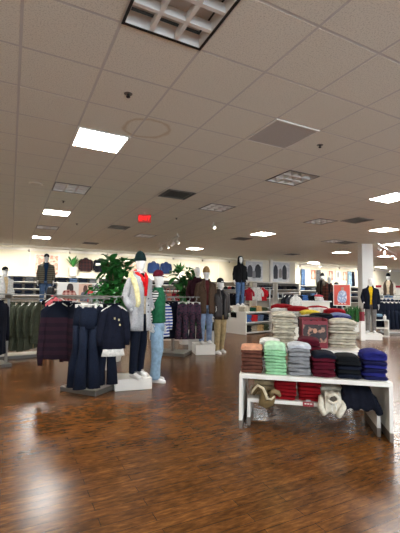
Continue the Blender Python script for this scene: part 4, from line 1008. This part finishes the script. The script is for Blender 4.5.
# dark clothes on shelves below the partition posters
for k, x0 in enumerate((11.1, 12.42)):
    o = thing('shelving_bay', 'white shelves with dark garments under the %s black and white poster' % ('left', 'right')[k], 'shelves', (x0, PYY-.24, 0), 0, 'partition shelving')
    wd = 1.1 if k == 0 else 1.5
    for z in (.7, 1.2, 1.65, 2.0): MB().box((wd/2, 0, z), (wd, .36, .03)).build('shelf', WHITE, o)
    for xx in (.015, wd-.015): MB().box((xx, 0, 1.0), (.03, .36, 2.0)).build('side_panel', WHITE, o)
    MB().box((wd/2, .17, 1.0), (wd-.06, .01, 1.95)).build('back_panel', mat('shelf_back', (150, 142, 132), .7), o)
    for z, zn in ((1.216, 'second'), (1.666, 'top')):
        for q in range(3 if k == 0 else 4):
            x = x0+.2+q*.35
            c = [black, navy, ('charcoal', cloth((52, 54, 60)))][(q+k) % 3]
            ob = folded(.3, .3, .2, q+k*5+z, sag=.03).build('folded_sweater', c[1], None, (x, PYY-.25, z), 0, smooth=True)
            tag(ob, '%s sweater, %s from left on the %s shelf under the %s partition poster' % (c[0], NTH[q], zn, ('left', 'right')[k]), 'folded clothes', 'dark sweaters on the partition shelves')
# agaves on the ledge and hung jackets on the wall
agave('spiky plant in a white pot on the wall ledge left of the plaid jackets', wall_x(72), WALLY-.32, 2.106, (.42, .42, .42), .62, 16, 4)
agave('spiky plant in a white pot on the wall ledge right of the denim shirts', wall_x(177), WALLY-.34, 2.106, (.42, .42, .34), .66, 16, 9)
RB = pattern('red_black_plaid', (26, 24, 30), (60, 34, 34), 'plaid', 40, 40); DS = cloth((40, 62, 108))
for k, (px, mm, lab, L) in enumerate([(85.5, RB, 'dark plaid jacket pinned to the wall, left of the pair', .62), (100, cloth((28, 30, 42)), 'dark navy jacket pinned to the wall, right of the pair', .62),
        (153.5, DS, 'blue denim shirt pinned to the wall, left of the pair', .58), (166, cloth((34, 50, 92)), 'dark blue shirt pinned to the wall, right of the pair', .58)]):
    o = hung_top(lab, mm, wall_x(px, WALLY-.1), WALLY-.1, 2.98, 0, .46, L, .55, 'jackets pinned to the back wall', cat='jacket', kind='pinned_jacket', body2=white[1] if k in (1,) else None)
for k, (px, mm, lab, L, w_) in enumerate([(303.5, MDEN, 'blue jeans hung on the far wall, leftmost pair', 1.15, .3), (319, mat('grey_denim', (84, 88, 94), .9), 'grey jeans hung on the far wall behind the taupe jacket mannequin', 1.0, .36), (350, LDEN, 'pale jeans hung on the far wall left of the column', 1.0, .32), (353.5, DARKD, 'dark jeans hung on the far wall beside the column', 1.0, .24)]):
    hung_pants(lab, mm, wall_x(px, WALLY-.12), WALLY-.12, 3.02+.0, 0, w_, L, 'jeans hung on the far wall')
for k, (px, c, lab) in enumerate([(313, (150, 84, 58), 'rust coloured poster on the far wall, leftmost'), (330.5, (150, 92, 70), 'rust coloured poster on the far wall beside the plaid shirt mannequin'), (344.5, (196, 120, 92), 'rust coloured poster on the far wall above the red poster')]):
    framed(lab, wall_x(px), WALLY-.03, 2.35, 3.05, .5, blotch('rust_%d' % px, [c, (c[0]+30, c[1]+30, c[2]+30), (220, 200, 186)], 3), figs=[(0, .5, .16, .5, gm_(214, 196, 184))])
framed('pale poster on the far wall above the dark cap mannequin', wall_x(338), WALLY-.03, 2.5, 3.05, .45, gm_(226, 226, 222), figs=[(0, .5, .18, .4, gm_(130, 134, 140))])
# far shelves on the right of the back wall
for k in range(3):
    x0 = 16.0+2.1*k
    o = thing('shelving_bay', 'far white shelving bay of dark jeans right of the partition, %s from the left' % NTH[k], 'shelves', (x0, WALLY-.3, 0), 0, 'far shelving')
    for z in (.5, .9, 1.3, 1.65, 1.95): MB().box((1, 0, z), (2, .5, .035)).build('shelf', WHITE, o)
    for xx in (.02, 1.98): MB().box((xx, 0, .98), (.04, .5, 1.96)).build('side_panel', WHITE, o)
    MB().box((1, .24, .98), (1.92, .01, 1.95)).build('back_panel', mat('shelf_back', (150, 142, 132), .7), o)
    for z, zn in ((.918, 'lower'), (1.318, 'middle'), (1.668, 'upper')):
        for q in range(4):
            c = JC[(q+k+int(z*7)) % 5]
            ob = folded(.36, .36, .19, q+k*5+z, sag=.01).build('folded_jeans', c[1], None, (x0+.3+.46*q, WALLY-.32, z), 0, smooth=True)
            tag(ob, '%s jeans, %s from left, %s shelf of the %s far bay' % (c[0], NTH[q], zn, NTH[k]), 'folded clothes', 'jeans in the far shelving')

# ------------------------------------------------------------------ free standing signs and small fixtures
x, y = at(342, 12.2)
o = thing('poster_stand', 'red poster of a person in a pale jacket in a white frame on a stand', 'poster', (x, y, 0), face(x, y)-.15)
MB().box((0, 0, .015), (.4, .3, .03)).build('base', GREYM, o); MB().tube([(0, .03, .03), (0, .03, 1.2)], .015, 8).build('pole', CHROME, o)
fb = MB(); wd, z0, z1 = .54, 1.10, 1.80
for s in (-1, 1): fb.box((s*(wd/2-.012), 0, (z0+z1)/2), (.024, .03, z1-z0)); fb.box((0, 0, (z0+z1)/2+s*((z1-z0)/2-.012)), (wd-.048, .03, .024))
fb.build('frame', WHITE, o); pr = MB().box((0, 0, (z0+z1)/2), (wd-.048, .012, z1-z0-.048)).build('print', mat('coral_print', (206, 84, 70), .5), o)
MB().loft([(-.0, -.009, 1.20, .10, .003), (0, -.009, 1.30, .15, .003), (.01, -.009, 1.45, .14, .003), (.02, -.009, 1.56, .11, .003), (.02, -.009, 1.60, .04, .003)], 14).build('printed_jacket', blotch('pale_jacket', [(200, 214, 230), (120, 140, 180), (226, 230, 236)], 9), pr)
MB().loft([(.02, -.013, 1.60, .03, .003), (.02, -.013, 1.64, .045, .003), (.02, -.013, 1.69, .045, .003), (.02, -.013, 1.715, .02, .003)], 12).build('printed_head', gm_(170, 130, 116), pr)
m = MB()
for k in range(3): m.box((-.1+.1*k, -.012, 1.17), (.06, .003, .02))
m.build('white_print', WHITE, pr)
def tabletop_sign(label, px, d, z, wd, h, mm, figs):
    x, y = at(px, d); o = thing('photo_sign', label, 'sign', (x, y, z), face(x, y), 'photo signs')
    MB().box((0, 0, .01), (wd*.6, .08, .02)).build('base', CHROME, o)
    c = MB().box((0, 0, .02+h/2), (wd, .012, h)).build('card', mm, o)
    for fx, fz, sx, sz, fm in figs:
        MB().loft([(fx, -.01, .02+h*fz-sz*.5, sx*.5, .004), (fx, -.01, .02+h*fz, sx*.5, .004), (fx, -.01, .02+h*fz+sz*.4, sx*.36, .004), (fx, -.01, .02+h*fz+sz*.5, sx*.1, .004)], 12).build('printed_figure', fm, c)
def carrier(label, px, d, z, w, L):
    x, y = at(px, d); o = thing('display_counter', label, 'counter', (x, y, 0), YAW*.6)
    MB().box((0, 0, z-.02), (L, w, .04)).build('top', WHITE, o); MB().box((0, 0, (z-.04)/2), (L-.1, w-.1, z-.04)).build('body', CREAM, o)
carrier('cream counter behind the left racks carrying photo signs', 78, 10.2, 1.15, .6, 2.0)
pw = gm_(206, 204, 200)
tabletop_sign('photo sign of a dark-haired person in a red plaid shirt behind the left rack', 70, 10.1, 1.151, .62, .50, pw, [(0, .34, .4, .30, pattern('printed_plaid', (112, 44, 44), (190, 150, 140), 'plaid', 60, 60)), (.02, .78, .17, .2, gm_(40, 26, 24))])
tabletop_sign('photo sign of a person in a grey shirt beside a red card', 86, 10.0, 1.151, .34, .48, gm_(206, 170, 150), [(0, .3, .26, .26, gm_(96, 100, 112)), (.0, .74, .11, .18, gm_(84, 54, 46))])
tabletop_sign('small red card sign with white print next to the grey shirt photo', 91.2, 9.9, 1.151, .14, .3, gm_(196, 30, 44), [(0, .35, .08, .05, pw), (0, .7, .08, .06, pw)])
# striped hooded figure card behind the left rack
tabletop_sign('photo sign of a figure in a black and white striped top behind the left rack', 97, 10.1, 1.151, .34, .5, gm_(200, 200, 198), [(0, .35, .26, .3, pattern('printed_stripe', (60, 62, 68), (220, 220, 218), 'stripe', 0, 90)), (0, .8, .1, .16, gm_(70, 70, 74))])
# bags behind the green vest mannequin
carrier('cream counter behind the middle rack carrying bags', 169, 11.6, 1.2, .6, 1.2)
for k, (px, c, lab, s) in enumerate([(163, (120, 88, 54), 'brown handbag on the counter behind the middle rack', .26), (168.5, (206, 128, 110), 'coral handbag on the counter behind the middle rack', .22), (164, (120, 128, 134), 'grey handbag below the brown one', .2), (176, (140, 26, 46), 'burgundy handbag on the counter right of the coral one', .22)]):
    x, y = at(px, 11.55 if k != 2 else 11.35); z = 1.201
    o = thing('handbag', lab, 'bag', (x, y, z), face(x, y), 'handbags')
    cc = cloth(c); MB().loft([(0, 0, 0, s*.55, .05), (0, 0, s*.1, s*.6, .055), (0, 0, s*.8, s*.52, .04), (0, 0, s, s*.48, .02)], 16, sq=3).build('body', cc, o, smooth=True)
    MB().tube([(-s*.3, 0, s*.95), (-s*.26, 0, s*1.5), (0, 0, s*1.75), (s*.26, 0, s*1.5), (s*.3, 0, s*.95)], .011, 8).build('handle', cc, o, smooth=True)
# dark hanging clothes between the khaki trousers and the corner unit
x, y = at(228, 15.4); rail_rack('clothes rack of dark clothes left of the corner shelf unit', x, y, face(x, y)+.2, 1.2, 1.5)
for k, (px, c) in enumerate([(222, (30, 34, 44)), (227, (22, 24, 32)), (232, (30, 30, 44)), (236, (20, 22, 30))]):
    x, y = at(px, 15.3); hung_top('dark knit top, %s from the left on the rack beside the corner unit' % NTH[k], cloth(c), x, y, 1.4, face(x, y)+.4, .42, 1.0, .7, 'dark tops beside the corner unit')
for k, (px, hm) in enumerate([(226, (24, 26, 32)), (230, (160, 60, 60)), (233, (26, 30, 40))]):
    x, y = at(px, 15.4); o = thing('cap', '%s cap on the glass shelf of the dark clothes rack' % ('black', 'faded red', 'navy')[k], 'cap', (x, y, 1.6), face(x, y), 'caps')
    MB().loft([(0, 0, 0, .1, .11), (0, 0, .06, .095, .105), (0, 0, .11, .06, .07), (0, 0, .125, .02, .02)], 16).build('crown', cloth(hm), o, smooth=True)
    MB().box((0, -.13, .008), (.15, .09, .012), bev=.004).build('visor', cloth(hm), o)
# small red and white garments between the plant and the posters
x, y = at(258, 16.2); rail_rack('clothes rack of red and white baby clothes behind the corner unit', x, y, face(x, y), 1.3, 1.62)
for k, (px, c, lab) in enumerate([(249.5, (150, 30, 44), 'dark red top'), (254, (222, 220, 214), 'white top with blue print'), (258.5, (226, 222, 216), 'white top'), (263, (196, 34, 44), 'bright red top')]):
    x, y = at(px, 16.0); hung_top('%s on the rack behind the corner shelf unit' % lab, cloth(c), x, y, 1.66, face(x, y), .27, .52, .34, 'small tops behind the corner unit')
# chrome garment frame in front of the right poster
x, y = at(280.5, 9.6); o = thing('garment_frame', 'upright chrome garment frame left of the red and white piles', 'clothes rack', (x, y, 0), face(x, y)+.2)
for s in (-1, 1): MB().tube([(s*.06, 0, .03), (s*.06, 0, 1.5)], .014, 8).build('post', CHROME, o)
MB().box((0, 0, .02), (.3, .5, .04)).build('base', GREYM, o); MB().tube([(-.06, 0, 1.5), (.5, 0, 1.5)], .012, 8).build('arm', CHROME, o)
for k, (px, c, lab) in enumerate([(287, (34, 36, 44), 'dark jacket'), (291.5, (60, 62, 70), 'charcoal jacket'), (296, (206, 202, 194), 'pale jacket')]):
    x, y = at(px, 9.7); hung_top('%s on the chrome frame above the red and white piles' % lab, cloth(c), x, y, 1.42, face(x, y)+1.0, .36, .6, .5, 'jackets on the chrome frame', cat='jacket')
# mid-right counters of accessories
carrier('white counter with dark folded clothes right of the partition', 306, 12.5, 1.25, .7, 1.5)
for k, (px, c) in enumerate([(299, navy), (304.5, denim), (310, black), (315, navy)]):
    x, y = at(px, 12.4); stack('folded_shirt', '', [c]*3, x, y, 1.251, YAW, .2, .3, [.06]*3, '%s pile on the white counter right of the partition' % ('left', 'second', 'third', 'right')[k], 'shirts on the right counter')
x, y = at(318.5, 12.2); stack('folded_shirt', '', [white, white, ('pinkish red', cloth((190, 70, 80)))], x, y, 1.251, YAW, .22, .3, [.07]*3, 'pinkish pile at the counter end', 'shirts on the right counter')
# denim wall of jeans on the far right
x, y = at(392, 14.2); rail_rack('clothes rack of dark jeans on the far right', x, y, YAW, 1.1, 1.36, .5)
k = 0
for row, dd in enumerate((13.9, 13.5)):
    for px in range(380, 404, 4):
        x, y = at(px+row*2, dd-.0*(px-380)); k += 1
        hung_pants('dark blue jeans, %s from the left in the %s row of the far right rack' % (NTH[(px-380)//4], ('back', 'front')[row]), (DENIM, DARKD)[k % 2], x, y, 1.30-.12*row, face(x, y)+.1, .22, 1.05-.1*row, 'jeans on the far right rack')
x, y = at(398, 17.3); o = thing('display_counter', 'long counter with a red top edge at the far right', 'counter', (x, y, 0), 0)
MB().box((0, 0, .9), (2.4, .5, 1.8)).build('body', CREAM, o); MB().box((0, 0, 1.85), (2.4, .52, .1)).build('top', cloth((176, 44, 60)), o)
# white cubes, boxes and bag by the right mannequin
x, y = at(379.5, 13.3)
o = thing('display_cube', 'open white cube shelf right of the navy jacket mannequin', 'shelf', (x, y, 0), YAW-.1)
for s in (-1, 1): MB().box((s*.22, 0, .3), (.03, .4, .56)).build('side_panel', WHITE, o)
for z in (.02, .3, .585): MB().box((0, 0, z), (.47, .4, .03)).build('shelf', WHITE, o)
for k, (dx, c, lab) in enumerate([(-.13, (30, 40, 60), 'dark blue folded shirt on the white cube shelf'), (.0, (120, 150, 170), 'pale blue folded shirt on the white cube shelf')]):
    ob = folded(.2, .26, .1, k).build('folded_shirt', cloth(c), None, (x-.08, y, .602+.1*k), YAW, smooth=True); tag(ob, lab, 'folded clothes')
x, y = at(384.3, 13.2); o = thing('lotion_bottle', 'white squat bottle on the right of the cube shelf', 'bottle', (x, y, .601))
MB().loft([(0, 0, 0, .05, .05), (0, 0, .12, .055, .055), (0, 0, .14, .03, .03)], 14).build('body', WHITE, o, smooth=True); MB().loft([(0, 0, .14, .025, .025), (0, 0, .18, .025, .025)], 12).build('cap', WHITE, o)
x, y = at(361.5, 12.1); o = thing('shopping_bag', 'dark red shopping bag beside the navy jacket mannequin', 'bag', (x, y, .201), face(x, y))
x, y = at(361.8, 12.1); o.location = (x, y, .62)
MB().loft([(0, 0, 0, .075, .05), (0, 0, .3, .075, .05)], 4, sq=8).build('body', mat('bag_red', (120, 20, 34), .5), o); MB().tube([(-.05, 0, .3), (-.04, 0, .4), (.04, 0, .4), (.05, 0, .3)], .006, 6).build('handle', mat('bag_red', (120, 20, 34), .5), o)
x, y = at(361.8, 12.1); tag(MB().box((0, 0, .31), (.14, .14, .62), bev=.004).build('display_block', WHITE, None, (x, y, 0), YAW), 'narrow white block under the dark red shopping bag', 'plinth')
